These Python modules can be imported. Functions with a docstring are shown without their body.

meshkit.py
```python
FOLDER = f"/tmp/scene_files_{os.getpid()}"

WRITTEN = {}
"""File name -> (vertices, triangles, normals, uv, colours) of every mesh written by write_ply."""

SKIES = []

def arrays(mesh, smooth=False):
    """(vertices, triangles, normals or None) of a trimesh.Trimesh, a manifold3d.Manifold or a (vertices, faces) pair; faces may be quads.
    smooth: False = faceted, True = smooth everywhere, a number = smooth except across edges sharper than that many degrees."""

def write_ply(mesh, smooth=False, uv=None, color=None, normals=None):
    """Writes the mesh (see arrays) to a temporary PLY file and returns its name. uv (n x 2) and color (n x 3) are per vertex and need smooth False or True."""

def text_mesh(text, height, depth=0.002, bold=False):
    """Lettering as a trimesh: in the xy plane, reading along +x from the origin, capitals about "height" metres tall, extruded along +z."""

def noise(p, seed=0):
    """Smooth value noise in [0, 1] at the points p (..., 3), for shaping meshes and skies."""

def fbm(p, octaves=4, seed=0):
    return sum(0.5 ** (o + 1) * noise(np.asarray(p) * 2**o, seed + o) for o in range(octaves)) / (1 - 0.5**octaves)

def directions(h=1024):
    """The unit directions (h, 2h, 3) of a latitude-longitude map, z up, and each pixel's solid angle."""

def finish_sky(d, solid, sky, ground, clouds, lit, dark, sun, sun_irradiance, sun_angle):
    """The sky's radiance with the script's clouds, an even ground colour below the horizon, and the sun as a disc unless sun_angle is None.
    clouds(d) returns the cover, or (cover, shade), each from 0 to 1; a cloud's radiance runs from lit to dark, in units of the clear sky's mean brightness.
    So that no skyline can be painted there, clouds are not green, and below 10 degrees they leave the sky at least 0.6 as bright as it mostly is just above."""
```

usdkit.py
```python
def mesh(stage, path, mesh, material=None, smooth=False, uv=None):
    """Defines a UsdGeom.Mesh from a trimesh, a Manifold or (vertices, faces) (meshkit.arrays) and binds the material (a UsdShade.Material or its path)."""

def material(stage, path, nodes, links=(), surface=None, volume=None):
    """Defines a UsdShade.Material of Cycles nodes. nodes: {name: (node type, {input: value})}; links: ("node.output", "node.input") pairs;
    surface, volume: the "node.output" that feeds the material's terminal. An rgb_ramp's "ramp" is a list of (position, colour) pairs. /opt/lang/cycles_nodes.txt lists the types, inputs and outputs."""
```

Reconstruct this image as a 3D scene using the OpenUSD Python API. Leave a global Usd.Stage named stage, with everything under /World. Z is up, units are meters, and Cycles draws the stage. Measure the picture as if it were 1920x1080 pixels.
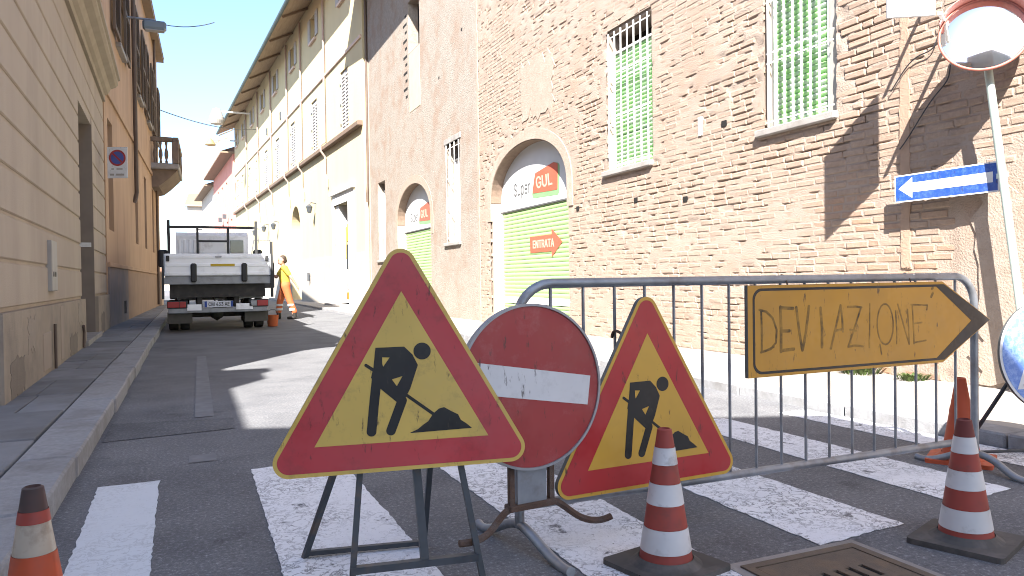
import math
import numpy as np, trimesh, usdkit, meshkit, manifold3d
from pxr import Usd, UsdGeom, UsdLux, UsdShade, Gf, Sdf
from shapely.geometry import Polygon, LineString, Point, MultiPolygon, box as sbox
from shapely.ops import unary_union
from shapely import affinity

stage = Usd.Stage.CreateInMemory()
UsdGeom.SetStageUpAxis(stage, UsdGeom.Tokens.z)
UsdGeom.SetStageMetersPerUnit(stage, 1.0)
UsdGeom.Xform.Define(stage, '/World')
UsdGeom.Scope.Define(stage, '/World/Looks')

# ------------------------------------------------------------------ camera, sky, sun, exposure
EXPOSURE = 2.2
SKY = 0.086
SUN = 1.25
F, YAW, PIT, ROLL = 1400.0, math.atan((960 - 355) / 1400.0), math.atan(18 / 1400.0), 0.014
fw = np.array([math.sin(YAW) * math.cos(PIT), math.cos(YAW) * math.cos(PIT), -math.sin(PIT)])
r0 = np.array([math.cos(YAW), -math.sin(YAW), 0.0])
u0 = np.cross(r0, fw)
up_ = u0 * math.cos(ROLL) + r0 * math.sin(ROLL)
rt_ = r0 * math.cos(ROLL) - u0 * math.sin(ROLL)
cam = UsdGeom.Camera.Define(stage, '/World/camera')
M = Gf.Matrix4d(*rt_, 0, *up_, 0, *(-fw), 0, 0, 0, 1.05, 1)
cam.AddTransformOp().Set(M)
cam.CreateHorizontalApertureAttr(36.0)
cam.CreateVerticalApertureAttr(20.25)
cam.CreateFocalLengthAttr(36.0 * F / 1920)
cam.CreateClippingRangeAttr(Gf.Vec2f(0.05, 2000))
cam.CreateExposureAttr(EXPOSURE)

to_sun = np.array([-1.0, -1.6, 1.65]); to_sun /= np.linalg.norm(to_sun)
sun = UsdLux.DistantLight.Define(stage, '/World/sun')
sun.CreateNormalizeAttr(True)
sun.CreateIntensityAttr(SUN)
sun.CreateAngleAttr(0.4)
sun.CreateColorAttr(Gf.Vec3f(1.0, 0.95, 0.89))
sz_ = to_sun
sx_ = np.cross([0, 0, 1.0], sz_); sx_ /= np.linalg.norm(sx_)
sy_ = np.cross(sz_, sx_)
sun.AddTransformOp().Set(Gf.Matrix4d(*sx_, 0, *sy_, 0, *sz_, 0, 0, 0, 30, 1))

dome = UsdLux.DomeLight.Define(stage, '/World/sky')
dome.CreateIntensityAttr(1.0)
skym = usdkit.material(stage, '/World/Looks/sky', {
    'tc': ('texture_coordinate', {}),
    'sky': ('sky_texture', {'sky_type': 'single_scattering', 'sun_disc': False, 'sun_elevation': float(math.asin(to_sun[2])),
                            'sun_rotation': float(math.atan2(to_sun[0], to_sun[1])), 'air_density': 1.0, 'aerosol_density': 1.2, 'ozone_density': 3.0}),
    'bg': ('background_shader', {'strength': SKY})},
    [('sky.color', 'bg.color')], surface='bg.background')
UsdShade.MaterialBindingAPI.Apply(dome.GetPrim()).Bind(skym)
dome.GetPrim().SetCustomDataByKey('kind', 'structure')

# ------------------------------------------------------------------ helpers
used = {}
def fresh(path):
    if path not in used:
        used[path] = 0
        return path
    used[path] += 1
    return '%s_%03d' % (path, used[path])

class Thing:
    """An Xform at the thing's base; parts are given in its local axes."""
    def __init__(self, name, label, cat, loc=(0, 0, 0), rotz=0.0, group=None, kind=None):
        self.path = fresh('/World/' + name)
        x = UsdGeom.Xform.Define(stage, self.path)
        x.AddTranslateOp().Set(Gf.Vec3d(*map(float, loc)))
        if rotz:
            x.AddRotateZOp().Set(float(rotz))
        self.prim = x.GetPrim()
        tag(self.prim, label, cat, group, kind)

def tag(p, label=None, cat=None, group=None, kind=None):
    for k, v in (('label', label), ('category', cat), ('group', group), ('kind', kind)):
        if v:
            p.SetCustomDataByKey(k, v)

def part(parent, name, mesh, mat, label=None, smooth=False, kind=None):
    base = parent.path if isinstance(parent, Thing) else str(parent)
    path = fresh(base + '/' + name)
    if isinstance(mesh, MB):
        mesh = mesh.get()
    m = usdkit.mesh(stage, path, mesh, mat, smooth=smooth)
    tag(m.GetPrim(), label, None, None, kind)
    return path

def single(name, mesh, mat, label=None, cat=None, group=None, kind=None, smooth=False):
    path = part('/World', name, mesh, mat, None, smooth)
    tag(stage.GetPrimAtPath(path), label, cat, group, kind)
    return path

def group_part(parent, name, label=None):
    """A part that is only a holder of its own pieces."""
    path = fresh(parent.path + '/' + name)
    x = UsdGeom.Xform.Define(stage, path)
    tag(x.GetPrim(), label)
    return path

class MB:
    def __init__(self):
        self.v, self.f, self.n = [], [], 0
    def add(self, v, f):
        v = np.asarray(v, float); f = np.asarray(f, int)
        if f.shape[1] == 4:
            f = np.vstack([f[:, [0, 1, 2]], f[:, [0, 2, 3]]])
        self.v.append(v); self.f.append(f + self.n); self.n += len(v)
        return self
    def tm(self, m):
        return self.add(m.vertices, m.faces)
    def get(self):
        return trimesh.Trimesh(np.vstack(self.v), np.vstack(self.f), process=False)
    def box(self, x0, x1, y0, y1, z0, z1):
        x0, x1 = min(x0, x1), max(x0, x1)
        v = np.array([[x, y, z] for x in (x0, x1) for y in (y0, y1) for z in (z0, z1)])
        f = [[0, 1, 3, 2], [4, 6, 7, 5], [0, 4, 5, 1], [2, 3, 7, 6], [0, 2, 6, 4], [1, 5, 7, 3]]
        return self.add(v, f)
    def cbox(self, x0, x1, y0, y1, z0, z1, c=0.006):
        x0, x1 = min(x0, x1), max(x0, x1)
        p = []
        for x, sx in ((x0, 1), (x1, -1)):
            for y, sy in ((y0, 1), (y1, -1)):
                for z, sz in ((z0, 1), (z1, -1)):
                    p += [[x + sx * c, y + sy * c, z], [x + sx * c, y, z + sz * c], [x, y + sy * c, z + sz * c]]
        h = trimesh.convex.convex_hull(np.array(p))
        return self.tm(h)
    def bar(self, p, q, w, h=None, up=(0, 0, 1)):
        """A rectangular bar from p to q."""
        p, q = np.asarray(p, float), np.asarray(q, float); h = h or w
        t = q - p; L = np.linalg.norm(t); t /= L
        u = np.asarray(up, float)
        if abs(t @ u) > 0.95: u = np.array([1.0, 0, 0])
        a = np.cross(t, u); a /= np.linalg.norm(a); b = np.cross(a, t)
        v = np.array([o + a * i * w / 2 + b * j * h / 2 for o in (p, q) for i in (-1, 1) for j in (-1, 1)])
        return self.add(v, [[0, 1, 3, 2], [4, 6, 7, 5], [0, 4, 5, 1], [2, 3, 7, 6], [0, 2, 6, 4], [1, 5, 7, 3]])
    def tube(self, pts, r, n=10, closed=False):
        p = np.asarray(pts, float)
        if closed:
            t = np.roll(p, -1, 0) - np.roll(p, 1, 0)
        else:
            t = np.gradient(p, axis=0)
        t /= np.linalg.norm(t, axis=1, keepdims=True)
        ref = np.array([0, 0, 1.0]) if abs(t[0][2]) < 0.9 else np.array([1.0, 0, 0])
        a = np.cross(t[0], ref); a /= np.linalg.norm(a)
        fr = []
        for i in range(len(p)):
            a = a - t[i] * (a @ t[i]); a /= np.linalg.norm(a)
            fr.append((a.copy(), np.cross(t[i], a)))
        rr = np.broadcast_to(r, (len(p),))
        ang = np.arange(n) * 2 * np.pi / n
        v = np.vstack([p[i] + rr[i] * (np.cos(ang)[:, None] * fr[i][0] + np.sin(ang)[:, None] * fr[i][1]) for i in range(len(p))])
        f = []
        m = len(p) if closed else len(p) - 1
        for i in range(m):
            j0, j1 = i * n, ((i + 1) % len(p)) * n
            for k in range(n):
                f.append([j0 + k, j0 + (k + 1) % n, j1 + (k + 1) % n, j1 + k])
        self.add(v, f)
        if not closed:
            for e, s in ((0, -1), (len(p) - 1, 1)):
                c = np.vstack([v[e * n:(e + 1) * n], p[e]])
                ff = [[n, k, (k + 1) % n][::(1 if s > 0 else -1)] for k in range(n)]
                self.add(c, ff)
        return self
    def prism(self, poly, d, frame=None):
        """shapely polygon extruded by d; frame = (origin, xaxis, yaxis, zaxis)."""
        gs = getattr(poly, 'geoms', [poly])
        for g in gs:
            if g.area < 1e-9: continue
            m = trimesh.creation.extrude_polygon(g, d, engine='earcut')
            v = np.array(m.vertices)
            if frame is not None:
                o, a, b, c = (np.asarray(q, float) for q in frame)
                v = o + v[:, :1] * a + v[:, 1:2] * b + v[:, 2:3] * c
            fc = np.array(m.faces)
            if frame is not None and np.dot(np.cross(a, b), c) < 0: fc = fc[:, ::-1]
            self.add(v, fc)
        return self
    def lathe(self, prof, n=32, o=(0, 0, 0)):
        prof = np.asarray(prof, float); ang = np.arange(n) * 2 * np.pi / n
        v = np.vstack([np.c_[r * np.cos(ang), r * np.sin(ang), np.full(n, z)] for r, z in prof]) + np.asarray(o)
        f = [[i * n + k, i * n + (k + 1) % n, (i + 1) * n + (k + 1) % n, (i + 1) * n + k] for i in range(len(prof) - 1) for k in range(n)]
        self.add(v, f)
        return self
    def xf(self, R, t=(0, 0, 0)):
        self.v = [v @ np.asarray(R).T + np.asarray(t) for v in self.v]
        return self

def Rx(a): c, s = math.cos(a), math.sin(a); return np.array([[1, 0, 0], [0, c, -s], [0, s, c]])
def Ry(a): c, s = math.cos(a), math.sin(a); return np.array([[c, 0, s], [0, 1, 0], [-s, 0, c]])
def Rz(a): c, s = math.cos(a), math.sin(a); return np.array([[c, -s, 0], [s, c, 0], [0, 0, 1]])
def arcpts(c, r, a0, a1, n, ax=(1, 0, 0), ay=(0, 0, 1)):
    return [np.asarray(c, float) + r * (math.cos(a) * np.asarray(ax, float) + math.sin(a) * np.asarray(ay, float)) for a in np.linspace(a0, a1, n)]

# ------------------------------------------------------------------ materials
MATS = {}
def mat(name, c1, c2=None, scale=6.0, rough=0.7, bump=0.0, bscale=80.0, metal=0.0, dirt=None, dscale=2.5, dlo=0.5, dhi=0.7, damt=0.6, spec=0.4, detail=6, stretch=(1, 1, 1), bdist=0.01, rnd=None, trans=0.0):
    """Painted/plastered/metal surface: noise between two colours, optional blotches of dirt, fine bump."""
    if name in MATS: return MATS[name]
    c2 = c2 or tuple(x * 0.85 for x in c1)
    n = {'g': ('geometry', {}), 'm': ('mapping', {'scale': stretch}),
         'n': ('noise_texture', {'scale': scale, 'detail': detail, 'roughness': 0.6}),
         'r': ('rgb_ramp', {'ramp': [(0.3, c1), (0.7, c2)]}),
         'p': ('principled_bsdf', {'roughness': rough, 'metallic': metal, 'specular_ior_level': spec})}
    l = [('g.position', 'm.vector'), ('m.vector', 'n.vector'), ('n.fac', 'r.fac')]
    out = 'r.color'
    if rnd:
        n['oi'] = ('object_info', {}); n['rr'] = ('rgb_ramp', {'ramp': rnd}); n['mx'] = ('mix', {'mix_type': 'multiply', 'fac': 1.0})
        l += [('oi.random', 'rr.fac'), (out, 'mx.color1'), ('rr.color', 'mx.color2')]; out = 'mx.color'
    if dirt:
        n['dn'] = ('noise_texture', {'scale': dscale, 'detail': 8, 'roughness': 0.65}); n['dr'] = ('rgb_ramp', {'ramp': [(dlo, (0, 0, 0)), (dhi, (damt,) * 3)]})
        n['dm'] = ('mix', {'color2': dirt})
        l += [('m.vector', 'dn.vector'), ('dn.fac', 'dr.fac'), ('dr.color', 'dm.fac'), (out, 'dm.color1')]; out = 'dm.color'
    l.append((out, 'p.base_color'))
    if bump:
        n['bn'] = ('noise_texture', {'scale': bscale, 'detail': 4, 'roughness': 0.6}); n['b'] = ('bump', {'strength': bump, 'distance': bdist})
        l += [('g.position', 'bn.vector'), ('bn.fac', 'b.height'), ('b.normal', 'p.normal')]
    MATS[name] = usdkit.material(stage, '/World/Looks/' + name, n, l, surface='p.BSDF')
    return MATS[name]

def sign_paint(name, c, scr=(0.25, 0.2, 0.16), rough=0.42, amt=0.5, scale=9.0, lo=0.53, hi=0.70, fade=0.35):
    """Sheeting on a road sign: faded in patches, scuffs and small specks of dirt."""
    c2 = tuple(min(1, x * 0.78 + 0.012) for x in c)
    n = {'g': ('geometry', {}), 'n': ('noise_texture', {'scale': 3.0, 'detail': 5}), 'r': ('rgb_ramp', {'ramp': [(0.3, c), (0.75, c2)]}),
         'sn': ('noise_texture', {'scale': scale, 'detail': 10, 'roughness': 0.75}), 'sr': ('rgb_ramp', {'ramp': [(lo, (0, 0, 0)), (hi, (amt,) * 3)]}),
         'mp': ('mapping', {'scale': (1, 1, 0.25), 'rotation': (0.3, 0.5, 0.4)}), 's2': ('noise_texture', {'scale': 40.0, 'detail': 6, 'roughness': 0.7}),
         's2r': ('rgb_ramp', {'ramp': [(0.61, (0, 0, 0)), (0.68, (0.8,) * 3)]}), 'gn': ('noise_texture', {'scale': 4.0, 'detail': 6}), 'gr': ('map_range', {'from_min': 0.35, 'from_max': 0.65, 'to_min': 0.22, 'to_max': 0.6, 'clamp': True}),
         'big': ('noise_texture', {'scale': 1.6, 'detail': 8, 'roughness': 0.7}), 'bigr': ('rgb_ramp', {'ramp': [(0.52, (0, 0, 0)), (0.72, (fade,) * 3)]}), 'm0': ('mix', {'color2': tuple(0.55 * x + 0.10 for x in c)}), 'bmp': ('bump', {'strength': 0.25, 'distance': 0.01}),
         'm1': ('mix', {'color2': scr}), 'm2': ('mix', {'color2': (0.05, 0.04, 0.035)}),
         'p': ('principled_bsdf', {'roughness': rough, 'specular_ior_level': 0.4})}
    l = [('g.position', 'n.vector'), ('n.fac', 'r.fac'), ('g.position', 'sn.vector'), ('sn.fac', 'sr.fac'), ('g.position', 'mp.vector'), ('mp.vector', 's2.vector'), ('s2.fac', 's2r.fac'),
         ('g.position', 'big.vector'), ('big.fac', 'bigr.fac'), ('r.color', 'm0.color1'), ('bigr.color', 'm0.fac'), ('m0.color', 'm1.color1'), ('g.position', 'gn.vector'), ('gn.fac', 'gr.value'), ('gr.result', 'p.roughness'), ('n.fac', 'bmp.height'), ('bmp.normal', 'p.normal'), ('sr.color', 'm1.fac'), ('m1.color', 'm2.color1'), ('s2r.color', 'm2.fac'), ('m2.color', 'p.base_color')]
    MATS[name] = usdkit.material(stage, '/World/Looks/' + name, n, l, surface='p.BSDF')
    return MATS[name]

def brick_mat(name, per_object):
    """Old handmade brick: a tone per brick, big bleached and orange areas, pitted face."""
    n = {'g': ('geometry', {}), 'oi': ('object_info', {}),
         'r': ('rgb_ramp', {'ramp': [(0.0, (0.345, 0.268, 0.215)), (0.22, (0.335, 0.215, 0.15)), (0.40, (0.39, 0.225, 0.145)), (0.55, (0.335, 0.258, 0.205)), (0.72, (0.415, 0.235, 0.14)), (0.86, (0.31, 0.21, 0.15)), (1.0, (0.355, 0.29, 0.24))]}),
         'bn': ('noise_texture', {'scale': 0.55, 'detail': 4, 'roughness': 0.6}), 'sx': ('separate_xyz', {}), 'mz': ('map_range', {'from_min': 0.6, 'from_max': 3.2, 'to_min': -0.10, 'to_max': 0.07, 'clamp': True}), 'ad': ('math', {'math_type': 'add'}), 'br': ('rgb_ramp', {'ramp': [(0.36, (0.05,) * 3), (0.54, (0.88,) * 3)]}),
         'm1': ('mix', {'color2': (0.338, 0.262, 0.207)}),
         'fn': ('noise_texture', {'scale': 26.0, 'detail': 6, 'roughness': 0.7}), 'fr': ('rgb_ramp', {'ramp': [(0.25, (0.74, 0.72, 0.71)), (0.7, (1.08, 1.07, 1.06))]}),
         'm2': ('mix', {'mix_type': 'multiply', 'fac': 1.0}),
         'pn': ('noise_texture', {'scale': 90.0, 'detail': 5, 'roughness': 0.7}), 'b': ('bump', {'strength': 0.9, 'distance': 0.008}),
         'p': ('principled_bsdf', {'roughness': 0.92, 'specular_ior_level': 0.2})}
    l = [('oi.random' if per_object else 'g.random_per_island', 'r.fac'), ('g.position', 'bn.vector'), ('g.position', 'sx.vector'), ('sx.z', 'mz.value'), ('bn.fac', 'ad.value1'), ('mz.result', 'ad.value2'), ('ad.value', 'br.fac'), ('r.color', 'm1.color1'), ('br.color', 'm1.fac'),
         ('g.position', 'fn.vector'), ('fn.fac', 'fr.fac'), ('m1.color', 'm2.color1'), ('fr.color', 'm2.color2'), ('m2.color', 'p.base_color'),
         ('g.position', 'pn.vector'), ('pn.fac', 'b.height'), ('b.normal', 'p.normal')]
    return usdkit.material(stage, '/World/Looks/' + name, n, l, surface='p.BSDF')

def asphalt_mat(name, lo, hi, paint=None):
    """Asphalt with aggregate speckle, patches and cracks; with paint: worn road paint over the same asphalt."""
    n = {'g': ('geometry', {}), 'sp': ('noise_texture', {'scale': 140.0, 'detail': 3, 'roughness': 0.7}), 'spr': ('rgb_ramp', {'ramp': [(0.3, lo), (0.7, hi)]}),
         'pa': ('noise_texture', {'scale': 1.3, 'detail': 9, 'roughness': 0.68}), 'par': ('rgb_ramp', {'ramp': [(0.3, (0.66, 0.66, 0.68)), (0.5, (0.95, 0.95, 0.95)), (0.72, (1.22, 1.21, 1.19))]}),
         'ag': ('noise_texture', {'scale': 55.0, 'detail': 3, 'roughness': 0.8}), 'agr': ('rgb_ramp', {'ramp': [(0.28, (0.62,) * 3), (0.56, (0.98,) * 3), (0.68, (1.9,) * 3)]}), 'm0': ('mix', {'mix_type': 'multiply', 'fac': 1.0}),
         'st': ('noise_texture', {'scale': 2.4, 'detail': 4, 'roughness': 0.5}), 'str': ('rgb_ramp', {'ramp': [(0.64, (1.0,) * 3), (0.74, (0.62,) * 3)]}), 'ms': ('mix', {'mix_type': 'multiply', 'fac': 1.0}),
         'm1': ('mix', {'mix_type': 'multiply', 'fac': 1.0}),
         'wn': ('noise_texture', {'scale': 5.0, 'detail': 5}), 'wm': ('mix', {'mix_type': 'linear_light', 'fac': 0.14}),
         'vo': ('voronoi_texture', {'feature': 'distance_to_edge', 'scale': 1.1}), 'vr': ('rgb_ramp', {'ramp': [(0.0, (0.62,) * 3), (0.012, (1,) * 3)]}),
         'm2': ('mix', {'mix_type': 'multiply', 'fac': 0.3}),
         'b': ('bump', {'strength': 0.5, 'distance': 0.006}), 'p': ('principled_bsdf', {'roughness': 0.85, 'specular_ior_level': 0.35})}
    l = [('g.position', 'sp.vector'), ('sp.fac', 'spr.fac'), ('g.position', 'pa.vector'), ('pa.fac', 'par.fac'), ('g.position', 'ag.vector'), ('ag.fac', 'agr.fac'), ('g.position', 'st.vector'), ('st.fac', 'str.fac'), ('spr.color', 'm0.color1'), ('agr.color', 'm0.color2'), ('m0.color', 'ms.color1'), ('str.color', 'ms.color2'), ('ms.color', 'm1.color1'), ('par.color', 'm1.color2'),
         ('g.position', 'wn.vector'), ('g.position', 'wm.color1'), ('wn.color', 'wm.color2'), ('wm.color', 'vo.vector'), ('vo.distance', 'vr.fac'), ('m1.color', 'm2.color1'), ('vr.color', 'm2.color2'),
         ('sp.fac', 'b.height'), ('b.normal', 'p.normal')]
    out = 'm2.color'
    if paint:
        k = paint[2]
        n.update({'c1': ('noise_texture', {'scale': 6.0, 'detail': 10, 'roughness': 0.74}), 'c1r': ('rgb_ramp', {'ramp': [(paint[1], (0, 0, 0)), (paint[1] + 0.05, (1, 1, 1))]}),
                  'v2': ('noise_texture', {'scale': 17.0, 'detail': 5, 'roughness': 0.62, 'distortion': 0.6}), 'v2r': ('rgb_ramp', {'ramp': [(0.462, (1,) * 3), (0.494, (k,) * 3), (0.506, (k,) * 3), (0.538, (1,) * 3)]}),
                  'v3': ('noise_texture', {'scale': 48.0, 'detail': 5, 'roughness': 0.7}), 'v3r': ('rgb_ramp', {'ramp': [(0.33, (k,) * 3), (0.39, (1,) * 3)]}), 'lf': ('noise_texture', {'scale': 2.1, 'detail': 3}), 'lfr': ('map_range', {'from_min': 0.36, 'from_max': 0.60, 'to_min': 0.1, 'to_max': 1.0, 'clamp': True}),
                  'mm': ('mix', {'mix_type': 'multiply', 'fac': 1.0}), 'm4': ('mix', {'mix_type': 'multiply', 'fac': 1.0}), 'pm': ('mix', {'color2': paint[0]})})
        l += [('g.position', 'c1.vector'), ('c1.fac', 'c1r.fac'), ('g.position', 'v2.vector'), ('v2.fac', 'v2r.fac'), ('g.position', 'v3.vector'), ('v3.fac', 'v3r.fac'),
              ('g.position', 'lf.vector'), ('lf.fac', 'lfr.value'), ('lfr.result', 'mm.fac'), ('c1r.color', 'mm.color1'), ('v2r.color', 'mm.color2'), ('mm.color', 'm4.color1'), ('v3r.color', 'm4.color2'), ('m4.color', 'pm.fac'), (out, 'pm.color1')]
        out = 'pm.color'
    l.append((out, 'p.base_color'))
    return usdkit.material(stage, '/World/Looks/' + name, n, l, surface='p.BSDF')

ASPH = asphalt_mat('asphalt', (0.112, 0.115, 0.123), (0.190, 0.193, 0.202))
ASPH2 = asphalt_mat('asphalt_patch', (0.088, 0.091, 0.099), (0.140, 0.144, 0.152))
PAINT = asphalt_mat('worn_road_paint', (0.112, 0.115, 0.123), (0.190, 0.193, 0.202), ((0.74, 0.75, 0.77), 0.36, 0.15))
PAINT2 = asphalt_mat('fresh_road_paint', (0.112, 0.115, 0.123), (0.190, 0.193, 0.202), ((0.58, 0.61, 0.64), 0.27, 0.7))
BRICK_OBJ, BRICK_ISL = brick_mat('old_brick', True), brick_mat('old_brick_far', False)
MORTAR = mat('mortar', (0.345, 0.28, 0.232), (0.305, 0.242, 0.198), 1.6, 0.95, 0.9, 60, dirt=(0.30, 0.18, 0.115), dscale=1.1, dlo=0.52, dhi=0.75, spec=0.15, bdist=0.012)
PLASTER = mat('old_plaster', (0.335, 0.30, 0.258), (0.245, 0.213, 0.182), 13, 0.95, 1.0, 30, dirt=(0.26, 0.185, 0.14), dscale=1.7, dlo=0.47, dhi=0.66, damt=0.75, detail=9, spec=0.15, bdist=0.02)
PALEPL = mat('pale_plaster', (0.35, 0.285, 0.235), (0.285, 0.225, 0.18), 11, 0.95, 0.8, 50, dirt=(0.40, 0.33, 0.28), dscale=2.2, spec=0.15, bdist=0.012)
BEIGE = mat('beige_render', (0.40, 0.335, 0.265), (0.34, 0.28, 0.225), 1.3, 0.9, 0.5, 120, dirt=(0.29, 0.24, 0.195), dscale=1.6, dlo=0.47, dhi=0.72, damt=0.6, stretch=(1, 1, 0.3), detail=9)
PLINTH = mat('plinth_render', (0.32, 0.265, 0.205), (0.265, 0.215, 0.165), 1.6, 0.9, 0.6, 90, dirt=(0.19, 0.16, 0.13), dscale=2.4, dlo=0.44, dhi=0.66, damt=0.75, detail=9)
CORN = mat('cornice_stone', (0.345, 0.295, 0.225), (0.285, 0.24, 0.18), 2.5, 0.9, 0.4, 80)
PINKW = mat('pink_render', (0.50, 0.37, 0.32), (0.45, 0.33, 0.285), 1.2, 0.9, 0.3, 100)
ORANGE = mat('orange_render', (0.46, 0.305, 0.195), (0.38, 0.25, 0.16), 1.1, 0.9, 0.4, 100, dirt=(0.24, 0.155, 0.10), dscale=1.5, dlo=0.48, dhi=0.74, damt=0.6, stretch=(1, 1, 0.25), detail=9)
GREYPL = mat('grey_plinth', (0.22, 0.19, 0.19), (0.17, 0.15, 0.15), 2, 0.9, 0.5, 90, dirt=(0.30, 0.22, 0.16), dscale=1.2)
YELLOW = mat('cream_render', (0.52, 0.445, 0.27), (0.46, 0.39, 0.24), 0.9, 0.9, 0.3, 80, dirt=(0.50, 0.42, 0.30), dscale=0.6, dlo=0.55, dhi=0.8, damt=0.5, stretch=(1, 1, 0.3))
YPL = mat('pale_plinth', (0.40, 0.36, 0.31), (0.35, 0.315, 0.27), 2, 0.9, 0.4, 80)
PINKTRIM = mat('pinkish_trim', (0.56, 0.44, 0.37), (0.50, 0.39, 0.33), 2, 0.85)
WOODS = mat('brown_shutter', (0.125, 0.085, 0.055), (0.085, 0.06, 0.042), 9, 0.75, dirt=(0.20, 0.15, 0.11), dscale=5, damt=0.5, stretch=(1, 1, 0.2))
PALESH = mat('pale_shutter', (0.36, 0.345, 0.335), (0.30, 0.29, 0.285), 3, 0.8)
EAVE = mat('eave_boards', (0.40, 0.31, 0.22), (0.30, 0.22, 0.15), 4, 0.85, stretch=(3, 0.3, 3))
EAVEBEAM = mat('eave_beam', (0.23, 0.17, 0.12), None, 4, 0.85)
TILE = mat('roof_tile', (0.36, 0.18, 0.11), (0.26, 0.13, 0.085), 5, 0.9, dirt=(0.2, 0.15, 0.11), dscale=3, rnd=None)
GUTTER = mat('green_gutter', (0.10, 0.14, 0.14), (0.07, 0.10, 0.10), 3, 0.5, metal=0.3)
PIPE = mat('brown_pipe', (0.11, 0.075, 0.055), (0.08, 0.055, 0.04), 5, 0.55)
PIPEP = mat('pink_pipe', (0.34, 0.25, 0.21), (0.29, 0.215, 0.18), 4, 0.6)
STONE = mat('grey_stone', (0.33, 0.31, 0.29), (0.24, 0.225, 0.21), 4, 0.85, 0.5, 90, dirt=(0.17, 0.15, 0.13), dscale=3, damt=0.6)
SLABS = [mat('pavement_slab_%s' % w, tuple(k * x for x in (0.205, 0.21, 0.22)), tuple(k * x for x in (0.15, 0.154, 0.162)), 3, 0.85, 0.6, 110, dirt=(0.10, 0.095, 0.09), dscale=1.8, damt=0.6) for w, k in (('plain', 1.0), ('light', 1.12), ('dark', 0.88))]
KERB = mat('kerb_granite', (0.30, 0.303, 0.31), (0.22, 0.222, 0.23), 25, 0.8, 0.5, 110, dirt=(0.13, 0.12, 0.11), dscale=2.2, damt=0.6)
RPAVE = mat('pale_pavement', (0.36, 0.335, 0.30), (0.29, 0.265, 0.235), 2, 0.88, 0.6, 90, dirt=(0.20, 0.18, 0.15), dscale=1.4)  # pale stone, lighter than the left slabs in its own colour
GALV = mat('galvanised_steel', (0.33, 0.35, 0.38), (0.24, 0.26, 0.29), 14, 0.5, metal=0.65, dirt=(0.16, 0.13, 0.11), dscale=6, damt=0.7, spec=0.5)
STAND = mat('grey_painted_steel', (0.060, 0.068, 0.078), (0.042, 0.048, 0.055), 12, 0.5, dirt=(0.12, 0.08, 0.055), dscale=8, dlo=0.55, dhi=0.68, damt=0.7)
RUST = mat('rusty_steel', (0.13, 0.075, 0.05), (0.085, 0.055, 0.042), 16, 0.8, 0.5, 200, dirt=(0.17, 0.15, 0.14), dscale=9, damt=0.6)
BACK = mat('sign_back', (0.16, 0.17, 0.17), (0.11, 0.12, 0.12), 8, 0.5, metal=0.4)
RIMG = mat('sign_rim', (0.35, 0.36, 0.38), (0.25, 0.26, 0.28), 10, 0.5, metal=0.4)
SRED = sign_paint('sign_red', (0.50, 0.060, 0.070), (0.20, 0.05, 0.05), amt=0.55)
SRED2 = sign_paint('sign_red_faded', (0.34, 0.040, 0.042), (0.38, 0.13, 0.125), rough=0.5, amt=0.5)
SRED3 = sign_paint('sign_red_clean', (0.46, 0.036, 0.040), (0.28, 0.03, 0.03), amt=0.4)
SYEL = sign_paint('sign_yellow', (0.66, 0.47, 0.115), (0.36, 0.26, 0.09), amt=0.7, lo=0.54, hi=0.68)
SYEL2 = sign_paint('sign_orange_yellow', (0.64, 0.38, 0.060), (0.50, 0.30, 0.06), amt=0.4, fade=0.12)
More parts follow.
